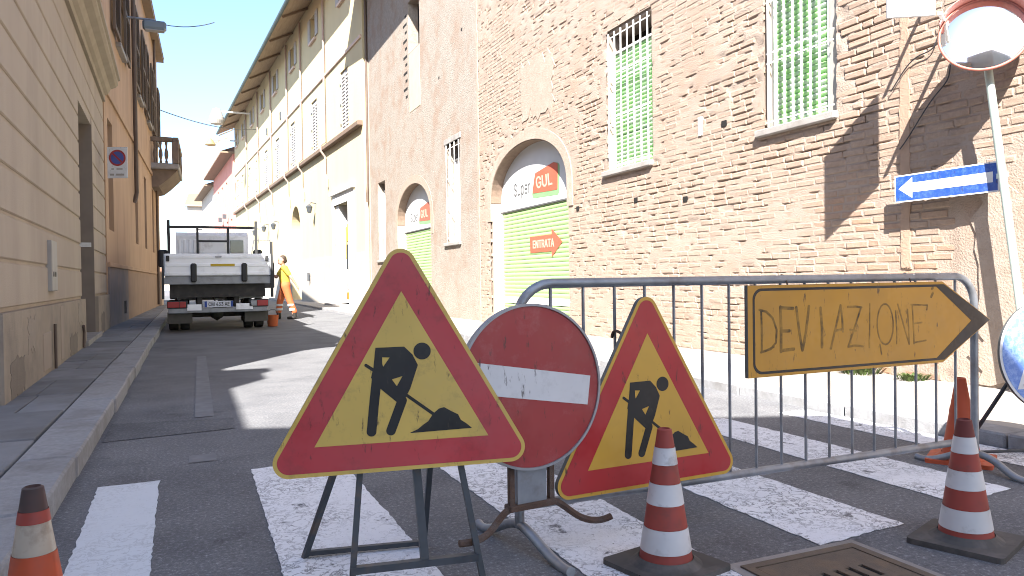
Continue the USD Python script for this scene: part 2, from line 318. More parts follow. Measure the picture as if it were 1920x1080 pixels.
SBLK = sign_paint('sign_black', (0.016, 0.016, 0.017), (0.05, 0.046, 0.042), amt=0.45, fade=0.06)
SWHT = sign_paint('sign_white', (0.68, 0.69, 0.70), (0.40, 0.40, 0.40), amt=0.5)
SBLU = sign_paint('sign_blue', (0.018, 0.075, 0.36), (0.08, 0.17, 0.42), amt=0.8, scale=30, lo=0.48, hi=0.62)
DEVO = sign_paint('deviation_orange', (0.54, 0.275, 0.035), (0.44, 0.25, 0.07), amt=0.4, fade=0.08)
INK = mat('marker_ink', (0.06, 0.040, 0.018), (0.42, 0.23, 0.04), 16, 0.6, detail=8)
CRED = mat('cone_red', (0.34, 0.062, 0.045), (0.25, 0.050, 0.040), 6, 0.6, dirt=(0.12, 0.06, 0.05), dscale=9, damt=0.6)
CWHT = mat('cone_white', (0.64, 0.64, 0.64), (0.54, 0.54, 0.54), 6, 0.5, dirt=(0.28, 0.26, 0.25), dscale=9, dlo=0.55, dhi=0.7, damt=0.8)
CRUB = mat('cone_rubber', (0.085, 0.080, 0.075), (0.06, 0.058, 0.055), 10, 0.8, dirt=(0.16, 0.14, 0.13), dscale=6, damt=0.7)
COR = mat('cone_orange', (0.50, 0.085, 0.030), (0.40, 0.07, 0.03), 6, 0.6, dirt=(0.22, 0.08, 0.05), dscale=8)
CCRM = mat('cone_cream', (0.46, 0.40, 0.32), (0.38, 0.32, 0.25), 8, 0.7, dirt=(0.2, 0.15, 0.11), dscale=14, damt=0.7)
CDRK = mat('cone_dark_tip', (0.055, 0.045, 0.042), (0.10, 0.05, 0.045), 9, 0.75)
CASTI = mat('cast_iron', (0.15, 0.115, 0.085), (0.105, 0.085, 0.068), 20, 0.75, 0.4, 200, metal=0.1, dirt=(0.22, 0.14, 0.08), dscale=7, damt=0.6)
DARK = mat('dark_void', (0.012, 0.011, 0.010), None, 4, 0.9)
BLACKP = mat('black_plastic', (0.022, 0.023, 0.025), (0.03, 0.03, 0.03), 6, 0.6)
CHASS = mat('dirty_chassis', (0.030, 0.029, 0.028), (0.05, 0.046, 0.042), 8, 0.8, dirt=(0.10, 0.085, 0.07), dscale=6, damt=0.5)
TRWHT = mat('truck_white', (0.86, 0.87, 0.88), (0.80, 0.81, 0.82), 3, 0.35, dirt=(0.45, 0.43, 0.41), dscale=3, dlo=0.55, damt=0.5)
TRGREY = mat('truck_grey', (0.30, 0.31, 0.32), (0.24, 0.25, 0.26), 5, 0.5, dirt=(0.16, 0.15, 0.14), dscale=5)
RUBBER = mat('tyre_rubber', (0.02, 0.02, 0.02), (0.035, 0.033, 0.03), 12, 0.85)
GLASSD = mat('dark_window_glass', (0.045, 0.055, 0.065), (0.03, 0.04, 0.05), 2, 0.08, spec=0.9)
LAMPR = mat('tail_lamp_red', (0.33, 0.025, 0.025), None, 4, 0.25)
LAMPO = mat('lamp_orange', (0.55, 0.16, 0.02), None, 4, 0.25)
PLATEW = mat('number_plate', (0.60, 0.62, 0.66), None, 4, 0.5)
PBLUE = mat('plate_blue', (0.03, 0.07, 0.30), None, 4, 0.5)
GRSH = mat('green_roller_slat', (0.33, 0.50, 0.215), (0.29, 0.44, 0.19), 2, 0.5, dirt=(0.34, 0.46, 0.24), dscale=2, damt=0.5)
GRBL = mat('green_blind', (0.23, 0.47, 0.17), (0.28, 0.50, 0.21), 7, 0.5, dirt=(0.36, 0.42, 0.36), dscale=9, dlo=0.46, dhi=0.58, damt=0.8)
WHTP = mat('white_paint', (0.68, 0.68, 0.66), (0.60, 0.60, 0.58), 4, 0.6, dirt=(0.42, 0.40, 0.37), dscale=6, damt=0.5)
BOARD = mat('white_sign_board', (0.56, 0.57, 0.57), (0.50, 0.51, 0.52), 1.5, 0.5)
LOGOR = mat('logo_red', (0.50, 0.105, 0.062), (0.46, 0.095, 0.055), 3, 0.5)
LOGOG = mat('logo_green', (0.20, 0.36, 0.17), None, 3, 0.5)
TEXTG = mat('lettering_grey', (0.10, 0.10, 0.10), None, 3, 0.6)
TEXTW = mat('lettering_pale', (0.52, 0.36, 0.28), None, 3, 0.6)
GREYSH = mat('grey_roller_slat', (0.26, 0.26, 0.23), (0.20, 0.20, 0.18), 3, 0.6)
GREYBOX = mat('grey_box', (0.33, 0.31, 0.28), (0.27, 0.255, 0.23), 5, 0.6)
MRED = mat('mirror_rim_red', (0.42, 0.13, 0.095), (0.34, 0.10, 0.075), 5, 0.5, dirt=(0.3, 0.14, 0.1), dscale=8)
MIRR = usdkit.material(stage, '/World/Looks/convex_mirror', {'p': ('principled_bsdf', {'base_color': (0.80, 0.82, 0.84), 'metallic': 1.0, 'roughness': 0.06})}, [], surface='p.BSDF')
POLE = mat('pale_green_pole', (0.42, 0.50, 0.45), (0.34, 0.41, 0.37), 7, 0.5, metal=0.2, dirt=(0.25, 0.24, 0.2), dscale=10, damt=0.5)
SKIN = mat('skin', (0.42, 0.24, 0.17), (0.38, 0.21, 0.15), 8, 0.6)
HAIR = mat('dark_hair', (0.05, 0.032, 0.022), None, 30, 0.7)
HVY = mat('yellow_vest_cloth', (0.50, 0.36, 0.045), (0.44, 0.31, 0.04), 8, 0.85)
HVO = mat('orange_work_cloth', (0.50, 0.12, 0.04), (0.42, 0.10, 0.035), 8, 0.85)
REFL = mat('reflective_band', (0.55, 0.55, 0.53), None, 8, 0.5)
BOOT = mat('dark_boot', (0.02, 0.018, 0.016), None, 8, 0.7)
PINK2 = mat('salmon_render', (0.60, 0.27, 0.22), (0.53, 0.23, 0.19), 1, 0.9)
GREYW = mat('grey_render', (0.50, 0.45, 0.40), (0.44, 0.40, 0.36), 1, 0.9)
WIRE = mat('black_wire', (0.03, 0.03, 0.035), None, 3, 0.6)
def leaf_mat(name, c):
    return usdkit.material(stage, '/World/Looks/' + name, {
        'g': ('geometry', {}), 'r': ('rgb_ramp', {'ramp': [(0, tuple(x * 0.7 for x in c)), (1, tuple(x * 1.3 for x in c))]}),
        'd': ('principled_bsdf', {'roughness': 0.6}), 't': ('translucent_bsdf', {}), 'm': ('mix_closure', {'fac': 0.3})},
        [('g.random_per_island', 'r.fac'), ('r.color', 'd.base_color'), ('r.color', 't.color'), ('d.BSDF', 'm.closure1'), ('t.BSDF', 'm.closure2')], surface='m.closure')
WEED = leaf_mat('weed_leaf', (0.09, 0.14, 0.035))
rng = np.random.default_rng(7)

# ------------------------------------------------------------------ ground, road, crossing
def sheet(x0, x1, y0, y1, z):
    return MB().add([[x0, y0, z], [x1, y0, z], [x1, y1, z], [x0, y1, z]], [[0, 1, 2, 3]])
def psheet(pts, z):
    m = MB(); pts = np.asarray(pts, float)
    return m.add(np.c_[pts, np.full(len(pts), z)], [[0, i, i + 1] for i in range(1, len(pts) - 1)])
single('road', sheet(-300, 300, -120, 500, 0.0), ASPH, 'dark grey asphalt street running away between the houses', 'road', kind='structure')
for a in ((-0.43, -0.155, 2.4, 4.36, PAINT2), (0.295, 0.80, 1.2, 4.42, PAINT), (1.26, 1.76, 1.2, 4.42, PAINT), (2.22, 2.71, 2.17, 4.42, PAINT), (3.19, 3.60, 2.32, 4.42, PAINT), (4.10, 4.38, 2.6, 4.40, PAINT)):
    x0, x1, y0, y1, m_ = a
    j = rng.uniform(-0.02, 0.02, 8)
    k = len([u for u in used if u.startswith('/World/crossing_stripe')])
    ln = [np.linspace(a_, b_, max(4, int(np.hypot(*np.subtract(b_, a_)) / 0.035)), endpoint=False) for a_, b_ in (((x0 + j[0], y0 + j[1]), (x1 + j[2], y0 + j[3] + 0.03)), ((x1 + j[2], y0 + j[3] + 0.03), (x1 + j[4], y1 + j[5])), ((x1 + j[4], y1 + j[5]), (x0 + j[6], y1 + j[7])), ((x0 + j[6], y1 + j[7]), (x0 + j[0], y0 + j[1])))]
    pl = np.vstack(ln); pl += 0.003 * rng.standard_normal(pl.shape)
    single('crossing_stripe', MB().prism(Polygon(pl).buffer(0), 0.002, ((0, 0, 0.002), (1, 0, 0), (0, 1, 0), (0, 0, 1))), m_,
           ['pale zebra crossing stripe beside the left kerb', 'cracked white zebra stripe under the large roadworks triangle', 'cracked white zebra stripe below the round no entry sign',
            'cracked white zebra stripe between the two striped cones', 'white zebra stripe behind the barrier bars', 'short sunlit zebra stripe next to the right pavement'][k], 'crossing stripe', kind='structure')
single('road_patch', psheet([(0.02, 6.3), (0.16, 6.3), (0.2, 11.5), (0.08, 11.5)], 0.004), mat('old_line', (0.20, 0.205, 0.215), (0.155, 0.16, 0.17), 9, 0.85, dirt=(0.13, 0.133, 0.142), dscale=6, dlo=0.4, dhi=0.6), 'faint pale old line worn into the shaded asphalt', 'road patch', kind='structure')
single('road_patch', psheet([(-0.55, 5.6), (0.28, 5.7), (0.30, 6.15), (-0.55, 6.3)], 0.004), ASPH2, 'darker repaired strip of asphalt beside the left kerb', 'road patch', kind='structure')
single('road_patch', psheet([(-0.02, 4.72), (0.13, 4.72), (0.13, 4.92), (-0.02, 4.92)], 0.004), MATS['old_line'], 'small pale square patch in the asphalt beyond the crossing', 'road patch', kind='structure')

# left pavement: kerb stones and slabs, each a piece
side = Thing('pavement', 'grey stone slab pavement with granite kerb along the left houses', 'pavement', kind='structure')
part(side, 'bed', MB().box(-1.75, -0.60, 1.2, 60, -0.05, 0.095), ASPH2)
y = 1.2
while y < 40:
    L = 1.0 + 0.25 * rng.random()
    dx = 0.006 * rng.standard_normal(); dz = 0.003 * rng.standard_normal()
    part(side, 'kerb_stone', MB().cbox(-0.86, -0.575 + dx, y + 0.006, y + L - 0.006, -0.05, 0.12 + dz, 0.012), KERB)
    y += L
y = 1.2
while y < 40:
    L = 0.75 + 0.5 * rng.random()
    cuts = [-1.70, -0.868] if rng.random() < 0.45 else [-1.70, -1.25 + 0.12 * rng.random(), -0.868]
    for a, b in zip(cuts[:-1], cuts[1:]):
        part(side, 'slab', MB().cbox(a + 0.005, b - 0.005, y + 0.005, y + L - 0.005, 0.05, 0.117 + 0.004 * rng.standard_normal(), 0.006), SLABS[rng.integers(3)])
    y += L

# right pavement
rp = Thing('pavement', 'sunlit pale pavement with stone kerb along the brick building', 'pavement', kind='structure')
y = -3.0
while y < 27:
    L = 1.1 + 0.2 * rng.random()
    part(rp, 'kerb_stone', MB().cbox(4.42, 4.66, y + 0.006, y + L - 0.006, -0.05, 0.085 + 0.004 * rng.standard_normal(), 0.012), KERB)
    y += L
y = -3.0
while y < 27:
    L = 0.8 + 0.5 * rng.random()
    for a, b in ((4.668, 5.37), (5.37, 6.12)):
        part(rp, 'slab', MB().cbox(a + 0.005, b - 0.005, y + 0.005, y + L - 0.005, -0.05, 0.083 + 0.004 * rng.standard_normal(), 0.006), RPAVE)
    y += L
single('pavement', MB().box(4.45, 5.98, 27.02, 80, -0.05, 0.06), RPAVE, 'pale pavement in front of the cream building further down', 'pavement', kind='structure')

# ------------------------------------------------------------------ facade kit (local y along the wall, x across; outward = sgn * x)
def wallpoly(y0, y1, z0, z1, holes=()):
    p = sbox(y0, z0, y1, z1)
    for h in holes: p = p.difference(h)
    return p
def extr(sgn, poly, d0, d1):
    """Polygon in (y, z) extruded from depth d0 to d1 (positive = towards the street)."""
    return MB().prism(poly, abs(d1 - d0), ((sgn * min(d0, d1), 0, 0), (0, 1, 0), (0, 0, 1), (sgn, 0, 0)))
def fb(m, sgn, y0, y1, z0, z1, d0, d1):
    return m.box(sgn * d0, sgn * d1, y0, y1, z0, z1)
def fcb(sgn, y0, y1, z0, z1, d0, d1, c=0.008):
    return MB().cbox(sgn * d0, sgn * d1, y0, y1, z0, z1, c)
def archpoly(y0, y1, zs, rise, z0=0.0, n=28):
    yc, a = (y0 + y1) / 2, (y1 - y0) / 2
    th = np.linspace(0, math.pi, n)
    return Polygon([(y0, z0), (y1, z0)] + [(yc + a * math.cos(t), zs + rise * math.sin(t) ** 0.9) for t in th])
def slats(holder, sgn, y0, y1, z0, z1, pitch, d, mt, name='slat', clip=None, bulge=0.012):
    """Horizontal curved laths of a roller shutter or blind, each a piece."""
    z = z0
    while z < z1 - 0.01:
        h = min(pitch, z1 - z)
        pr = [(0, 0.001), (bulge * 0.7, h * 0.25), (bulge, h * 0.5), (bulge * 0.7, h * 0.75), (0, h - 0.004), (-0.008, h - 0.004), (-0.008, 0.001)]
        v = [[sgn * (d + p[0]), yy, z + p[1]] for yy in (y0, y1) for p in pr]
        k = len(pr)
        f = [[i, (i + 1) % k, k + (i + 1) % k, k + i] for i in range(k)]
        mb = MB().add(v, f)
        fan = [[0, i, i + 1] for i in range(1, k - 1)]
        mb.add(v[:k], fan); mb.add(v[k:], fan)
        part(holder, name, mb, mt)
        z += pitch

# ================================================================== brick building on the right (wall plane x = 6.1)
bb = Thing('brick_building', 'old weathered brick building with arched green shutters and barred windows', 'building', (6.1, 0, 0))
S = -1
A1 = archpoly(11.62, 15.2, 2.70, 1.04)
A0 = archpoly(19.65, 23.2, 2.78, 1.10)
W3 = sbox(5.72, 2.72, 6.70, 4.95)
W2 = sbox(9.02, 2.72, 10.20, 4.86)
NW = sbox(17.2, 1.98, 18.25, 4.48)
N0 = sbox(24.75, 1.75, 25.75, 4.42)
SL = sbox(20.45, 7.75, 21.6, 9.25)
SPLIT = 15.95
HB = 11.7
near_holes, far_holes = [A1, W3, W2], [A0, NW, N0, SL]
part(bb, 'wall', extr(S, wallpoly(-4, SPLIT, 0, HB, near_holes), -0.55, -0.034), MORTAR)
part(bb, 'plastered_wall', extr(S, wallpoly(SPLIT, 27.2, 0, HB, far_holes), -0.55, 0.004), PLASTER)
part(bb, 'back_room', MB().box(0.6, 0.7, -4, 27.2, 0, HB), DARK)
part(bb, 'side_wall', MB().box(0.55, 12, 26.9, 27.2, 0, HB), PLASTER)

# bricks
def brick_mesh(b, seed):
    """b: rows of (y0, y1, z0, z1, depth); returns one mesh of chamfered, slightly irregular bricks."""
    r = np.random.default_rng(seed); n = len(b)
    y0, y1, z0, z1, d = b.T
    c = 0.007 + 0.004 * r.random(n)
    def quad(inset, depth, jit):
        q = np.stack([np.stack([-depth, y0 + inset, z0 + inset], 1), np.stack([-depth, y1 - inset, z0 + inset], 1), np.stack([-depth, y1 - inset, z1 - inset], 1), np.stack([-depth, y0 + inset, z1 - inset], 1)], 1)
        q[:, :, 1:] += jit * r.standard_normal((n, 4, 2)); q[:, :, 0] += 0.8 * jit * r.standard_normal((n, 4))
        return q
    v = np.concatenate([quad(0 * c, np.full(n, -0.06), 0), quad(0 * c, d - c, 0.0022), quad(c, d, 0.0022)], 1)
    f = []
    for k in range(2):
        for i in range(4):
            j = (i + 1) % 4
            f += [[k * 4 + j, k * 4 + i, k * 4 + 4 + i], [k * 4 + j, k * 4 + 4 + i, k * 4 + 4 + j]]
    f += [[8, 10, 9], [8, 11, 10]]
    f = np.array(f)
    return v.reshape(-1, 3), (f[None] + 12 * np.arange(n)[:, None, None]).reshape(-1, 3)
from shapely.prepared import prep
blocked = unary_union([h.buffer(0.004) for h in near_holes] + [archpoly(11.62, 15.2, 2.70, 1.04).buffer(0.20, join_style=2).intersection(sbox(10, 2.2, 17, 6))])
pb = prep(blocked)
CH, BL, JT = 0.0765, 0.262, 0.0125
rows = []
for k in range(int(7.6 / CH)):
    z = 0.09 + k * CH
    yy = 2.6 - (k % 2) * BL / 2 - 0.03 * rng.random()
    wav = 0.010 * math.sin(k * 0.7)
    while yy < SPLIT - 0.05:
        L = (BL if rng.random() > 0.16 else BL * 0.52) * (1 + 0.05 * rng.standard_normal())
        y1 = min(yy + L - JT * (1 + 0.5 * rng.random()), SPLIT)
        zz = z + 0.0025 * rng.standard_normal() + 0.006 * math.sin(yy * 0.8 + wav)
        if y1 - yy > 0.04 and not pb.intersects(sbox(yy, zz, y1, zz + CH - JT)):
            d = 0.0022 * rng.standard_normal()
            if rng.random() < 0.02: d = -0.022 - 0.02 * rng.random()       # eroded or missing face
            if not (yy < 4.35 and zz < 1.95 + 0.15 * math.sin(yy * 9)):       # plaster patch near the corner
                rows.append((yy, y1, zz, zz + CH - JT - 0.004 * rng.random(), d))
        yy += L
rows = np.array(rows)
# the bricks that show largest: nearest ones in view
dist = np.hypot(rows[:, 0], 6.1)
inview = (rows[:, 0] > 3.95) & (rows[:, 2] < 1.05 + 0.5 * rows[:, 0])
order = np.argsort(dist + 1e3 * ~inview)
near_idx, rest = order[:300], np.sort(order[300:])
for i in near_idx:
    v, f = brick_mesh(rows[i:i + 1], int(i))
    part(bb, 'brick', (v, f), BRICK_OBJ)
v, f = brick_mesh(rows[rest], 99)
part(bb, 'brickwork', (v, f), BRICK_ISL, kind='stuff')

# mortar skin: deep joints in some areas, smeared flush over the bricks in others
gy, gz = np.arange(3.0, SPLIT + 0.001, 0.045), np.arange(0.0, 7.5, 0.0383)
Y, Z = np.meshgrid(gy, gz, indexing='ij')
P3 = np.stack([Y, Z, 0 * Y], -1)
lo = meshkit.fbm(P3 * np.array([0.55, 0.8, 1]) + 3.1) if hasattr(meshkit, 'fbm') else meshkit.noise(P3 * 0.6)
hi = meshkit.noise(P3 * np.array([7.0, 11.0, 1]) + 9.0)
hi2 = meshkit.noise(P3 * np.array([22.0, 26.0, 1]) + 2.0)
lo = (lo - lo.mean()) / lo.std()
dens = 0.22 + 0.09 * lo
for yc_, zc_, sy_2, sz_2, k_ in ((5.45, 3.4, 0.35, 0.9, 0.75), (7.2, 3.4, 0.45, 1.0, 0.35), (8.0, 2.2, 1.6, 0.35, 0.25), (9.9, 1.9, 1.5, 0.6, 0.30), (6.2, 0.75, 2.0, 0.35, 0.40), (6.2, 2.45, 0.7, 0.2, 0.35), (4.6, 2.6, 0.5, 1.2, 0.12), (10.8, 3.5, 0.5, 1.0, 0.25)):
    dens = dens + k_ * np.exp(-((Y - yc_) / sy_2) ** 2 - ((Z - zc_) / sz_2) ** 2)
pn = meshkit.noise(P3 * np.array([8.0, 13.07, 1]) + 5.0)
pit = np.clip((dens - (1 - pn)) * 6.0, 0, 1)
dep = -0.0022 + 0.0026 * lo + 0.004 * (hi - 0.5) + 0.003 * (hi2 - 0.5) - 0.020 * pit
dep = np.clip(dep, -0.033, 0.006)
dep = np.where((Y < 4.4) & (Z < 2.0 + 0.15 * np.sin(Y * 9)), 0.004 + 0.008 * (hi - 0.5), dep)
ny, nz = Y.shape
idx = np.arange(ny * nz).reshape(ny, nz)
q = np.stack([idx[:-1, :-1], idx[1:, :-1], idx[1:, 1:], idx[:-1, 1:]], -1).reshape(-1, 4)
cy, cz = (Y[:-1, :-1] + 0.0225).ravel(), (Z[:-1, :-1] + 0.019).ravel()
import shapely
keep = ~shapely.contains_xy(unary_union([h.buffer(0.03) for h in near_holes]), cy, cz)
q = q[keep][:, ::-1]
part(bb, 'mortar_skin', (np.stack([-dep.ravel(), Y.ravel(), Z.ravel()], 1), q), MORTAR, smooth=True)
# plaster ring round the nearer arch and pale strips
ring = archpoly(11.62, 15.2, 2.70, 1.04).buffer(0.20).difference(archpoly(11.62, 15.2, 2.70, 1.04, z0=-1).buffer(0.004)).intersection(sbox(10, 2.3, 17, 6))
part(bb, 'arch_surround', extr(S, ring, -0.05, 0.014), PALEPL)
ring0 = archpoly(19.65, 23.2, 2.78, 1.10).buffer(0.24).difference(archpoly(19.65, 23.2, 2.78, 1.10, z0=-1).buffer(0.004)).intersection(sbox(18.5, 2.3, 24.4, 6))
part(bb, 'arch_surround', extr(S, ring0, -0.05, 0.012), PALEPL)
def ragged(y0, y1, z0, z1, amp, seed, n=14):
    r = np.random.default_rng(seed)
    pts = [(a, z0 + amp * r.standard_normal()) for a in np.linspace(y0, y1, n)] + [(y1 + amp * r.standard_normal(), b) for b in np.linspace(z0, z1, n)[1:-1]]
    pts += [(a, z1 + amp * r.standard_normal()) for a in np.linspace(y1, y0, n)] + [(y0 + amp * r.standard_normal(), b) for b in np.linspace(z1, z0, n)[1:-1]]
    return Polygon(pts).buffer(0)
part(bb, 'plaster_patch', extr(S, ragged(12.1, 13.5, 4.15, 5.2, 0.06, 3), -0.03, 0.012), PALEPL)
part(bb, 'plaster_patch', extr(S, ragged(2.7, 4.22, 0.09, 1.75, 0.035, 4), -0.03, 0.020), PALEPL)
part(bb, 'plaster_strip', extr(S, ragged(SPLIT - 0.05, SPLIT + 0.05, 0.1, 9.0, 0.012, 21, 60), -0.03, 0.012), PALEPL)
part(bb, 'plaster_strip', extr(S, wallpoly(26.95, 27.2, 0.1, 9.0), 0.0, 0.03), PALEPL)
part(bb, 'brick_pier', extr(S, ragged(4.855, 4.95, 1.1, 3.95, 0.006, 12, 40), -0.03, 0.007), mat('pier_brick', (0.36, 0.255, 0.185), (0.30, 0.21, 0.155), 11, 0.95, 0.8, 60))
part(bb, 'plaster_mark', extr(S, wallpoly(7.86, 7.94, 2.86, 3.1), -0.03, 0.012), WHTP)
# holes left by scaffolding
for yy, zz in ((9.4, 2.16), (7.4, 2.9), (16.9, 7.0), (8.2, 2.05), (5.35, 4.2), (11.2, 2.2), (18.7, 6.3)):
    part(bb, 'putlog_hole', extr(S, wallpoly(yy, yy + 0.07, zz, zz + 0.05).buffer(0.012), -0.02, 0.0105 if yy < SPLIT else 0.006), DARK)
for k in range(11):
    part(bb, 'toothing_hole', extr(S, wallpoly(21.75, 21.75 + 0.22 + 0.2 * (k % 2), 6.5 + 0.24 * k, 6.58 + 0.24 * k), -0.02, 0.007), DARK)
part(bb, 'niche', extr(S, wallpoly(20.45, 21.55, 6.0, 7.7), 0.0, 0.012), mat('niche_plaster', (0.46, 0.385, 0.27), (0.40, 0.335, 0.24), 3, 0.95))
part(bb, 'slot_back', extr(S, wallpoly(20.3, 21.7, 7.6, 9.4), -0.54, -0.3), DARK)
# ledges, eaves, roof
ey0, ey1 = -4, 27.6
part(bb, 'eave', MB().box(-1.60, 0.2, ey0, ey1, HB, HB + 0.10), EAVE)
part(bb, 'gutter', MB().tube([(-1.66, ey0, HB + 0.08), (-1.66, ey1, HB + 0.08)], 0.07, 8), GUTTER)
part(bb, 'roof', MB().add([(-1.62, ey0, HB + 0.12), (-1.62, ey1, HB + 0.12), (6, ey1, HB + 2.6), (6, ey0, HB + 2.6), (-1.62, ey0, HB + 0.2), (-1.62, ey1, HB + 0.2), (6, ey1, HB + 2.7), (6, ey0, HB + 2.7)],
     [[0, 1, 2, 3], [4, 7, 6, 5], [0, 4, 5, 1], [1, 5, 6, 2], [3, 2, 6, 7], [0, 3, 7, 4]]), TILE)
part(bb, 'rain_pipe', MB().tube([(-0.06, 27.05, HB), (-0.06, 27.05, 4.6), (-0.09, 27.05, 4.2), (-0.09, 27.05, 3.9)], 0.05, 8), PIPE)

def barred_window(y0, y1, z0, z1, nb, name='window', blind=True, D=-0.09, sill=True, hz=(0.03, 0.33, 0.38, 0.64, 0.69, 0.96), gap=0.0, near=0.0):
    h = group_part(bb, name)
    fr = MB(); t = 0.03
    yb_ = y0 + near
    zt = z1 - gap
    for a in ((yb_, yb_ + t, z0, zt), (y1 - t, y1, z0, zt), (yb_ + t, y1 - t, z0, z0 + t), (yb_ + t, y1 - t, zt - t, zt)):
        fb(fr, S, a[0], a[1], a[2], a[3], D - 0.05, D + 0.012)
    part(h, 'frame', fr, WHTP)
    part(h, 'backing', fb(MB(), S, y0, y1, z0, z1, -0.50, -0.45), DARK)
    if near:
        part(h, 'side_panel', fb(MB(), S, y0, yb_ - 0.004, z0, z1, D - 0.06, D + 0.02), GREYBOX)
    if blind:
        slats(h, S, yb_ + t, y1 - t, z0 + t, zt - t, 0.062, D - 0.03, GRBL, bulge=0.02)
    else:
        part(h, 'pane', fb(MB(), S, yb_ + t, y1 - t, z0 + t, zt - t, D - 0.04, D - 0.03), WHTP)
    g = group_part(bb, 'window_grille')
    for a in np.linspace(y0 + near + 0.05, y1 - 0.05, nb):
        part(g, 'bar', MB().tube([(S * 0.015, a, z0 + 0.01), (S * 0.015, a, z1 - 0.02)], 0.0125, 6), WHTP)
    for u in hz:
        zz = z0 + u * (z1 - z0)
        part(g, 'cross_bar', MB().bar((S * 0.002, y0 + 0.004, zz), (S * 0.002, y1 - 0.004, zz), 0.008, 0.016), WHTP)
    if sill:
        part(bb, 'window_sill', fcb(S, y0 - 0.04, y1 + 0.14, z0 - 0.085, z0 - 0.004, -0.10, 0.065, 0.01), STONE)
barred_window(5.72, 6.70, 2.72, 4.95, 7, near=0.13)
barred_window(9.02, 10.20, 2.72, 4.86, 7, gap=0.30)
barred_window(17.2, 18.25, 1.98, 4.48, 4, blind=False, D=-0.24, hz=(0.05, 0.35, 0.65, 0.95), gap=0.35)
barred_window(24.75, 25.75, 1.75, 4.42, 0, blind=False, D=-0.2, hz=(), gap=0.25)
part(bb, 'lintel', fcb(S, 17.1, 18.35, 4.48, 4.62, -0.1, 0.03), STONE)

def shop_arch(y0, y1, zs, rise, zb, arrow):
    D = -0.26
    h = group_part(bb, 'roller_shutter')
    slats(h, S, y0 + 0.06, y1 - 0.06, 0.10, 0.52, 0.085, D, GRSH)
    part(h, 'bottom_rail', fb(MB(), S, y0 + 0.06, y1 - 0.06, 0.525, 0.66, D - 0.02, D + 0.02), WHTP)
    slats(h, S, y0 + 0.06, y1 - 0.06, 0.665, zb - 0.03, 0.085, D, GRSH)
    part(h, 'guide_rail', fb(MB(), S, y0 + 0.002, y0 + 0.055, 0.10, zb, D - 0.05, D + 0.03), WHTP)
    part(h, 'guide_rail', fb(MB(), S, y1 - 0.055, y1 - 0.002, 0.10, zb, D - 0.05, D + 0.03), WHTP)
    part(bb, 'threshold', fb(MB(), S, y0, y1, 0.0, 0.095, -0.5, 0.02), STONE)
    lun = archpoly(y0 + 0.004, y1 - 0.004, zs, rise - 0.004, z0=zb).intersection(sbox(y0, zb, y1, 9))
    ao = archpoly(y0, y1, zs, rise, z0=zs - 0.4); ai = archpoly(y0 + 0.012, y1 - 0.012, zs, rise - 0.012, z0=zs - 0.5)
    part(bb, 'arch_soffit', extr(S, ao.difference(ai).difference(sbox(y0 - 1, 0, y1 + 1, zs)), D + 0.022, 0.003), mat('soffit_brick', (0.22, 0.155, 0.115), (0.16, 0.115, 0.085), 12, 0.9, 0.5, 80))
    sb = group_part(bb, 'shop_sign')
    part(sb, 'board', extr(S, lun, D - 0.05, D + 0.02), BOARD)
    part(sb, 'lower_strip', fb(MB(), S, y0 + 0.01, y1 - 0.01, zb - 0.03, zb, D - 0.04, D + 0.035), TEXTG)
    # local text frame: reading direction runs towards -y (as seen from the street)
    def put(name, m, yy, zz, mt, lift, ital=0.0):
        v = np.array(m.vertices)
        part(sb, name, (np.c_[S * (D + 0.02 + lift + v[:, 2]), yy - v[:, 0] - ital * v[:, 1], zz + v[:, 1]], np.array(m.faces)), mt)
    sc = (y1 - y0) / 3.58
    ys = y0 + 0.80 * (y1 - y0)
    def put_w(name, m, yy, zz, mt, lift, w, h, ital=0.0):
        v = np.array(m.vertices); v[:, :2] -= v[:, :2].min(0); v[:, 0] *= w / v[:, 0].max(); v[:, 1] *= h / v[:, 1].max()
        put(name, trimesh.Trimesh(v, m.faces, process=False), yy, zz, mt, lift, ital)
    put_w('lettering', meshkit.text_mesh('Super', 0.30, 0.004), ys, zb + 0.20, TEXTG, 0.001, 0.80 * sc, 0.34)
    logo = Polygon([(0, 0.05), (1.08, 0.0), (1.10, 0.52), (0.95, 0.56), (0.12, 0.44)]).buffer(0.05)
    logo = affinity.scale(logo, sc * 0.93, 0.80, origin=(0, 0))
    put('logo_edge', trimesh.creation.extrude_polygon(affinity.translate(logo.buffer(0.05), 0.02, -0.05), 0.003, engine='earcut'), ys - 0.98 * sc, zb + 0.24, LOGOG, 0.0)
    put('logo_panel', trimesh.creation.extrude_polygon(logo, 0.004, engine='earcut'), ys - 0.98 * sc, zb + 0.24, LOGOR, 0.0035)
    put_w('logo_lettering', meshkit.text_mesh('GUL', 0.36, 0.003, bold=True), ys - 1.12 * sc, zb + 0.31, TEXTW, 0.0078, 0.70 * sc, 0.24, ital=-0.15)
    if arrow:
        ar = group_part(bb, 'entrance_arrow')
        yc, zc = 13.72, 1.72
        shp = Polygon([(0, -0.16), (0.98, -0.16), (0.98, -0.27), (1.42, 0.0), (0.98, 0.27), (0.98, 0.16), (0, 0.16)])
        part(ar, 'plate', MB().prism(shp, 0.004, ((S * (D + 0.016), yc, zc), (0, -1, 0), (0, 0, 1), (S, 0, 0))), LOGOR)
        tm = meshkit.text_mesh('ENTRATA', 0.15, 0.003, bold=True); v = np.array(tm.vertices)
        part(ar, 'lettering', (np.c_[S * (D + 0.0205 + v[:, 2]), yc - 0.12 - v[:, 0], zc - 0.075 + v[:, 1]], np.array(tm.faces)), TEXTW)
shop_arch(11.62, 15.2, 2.70, 1.04, 2.50, True)
shop_arch(19.65, 23.2, 2.78, 1.10, 2.55, False)
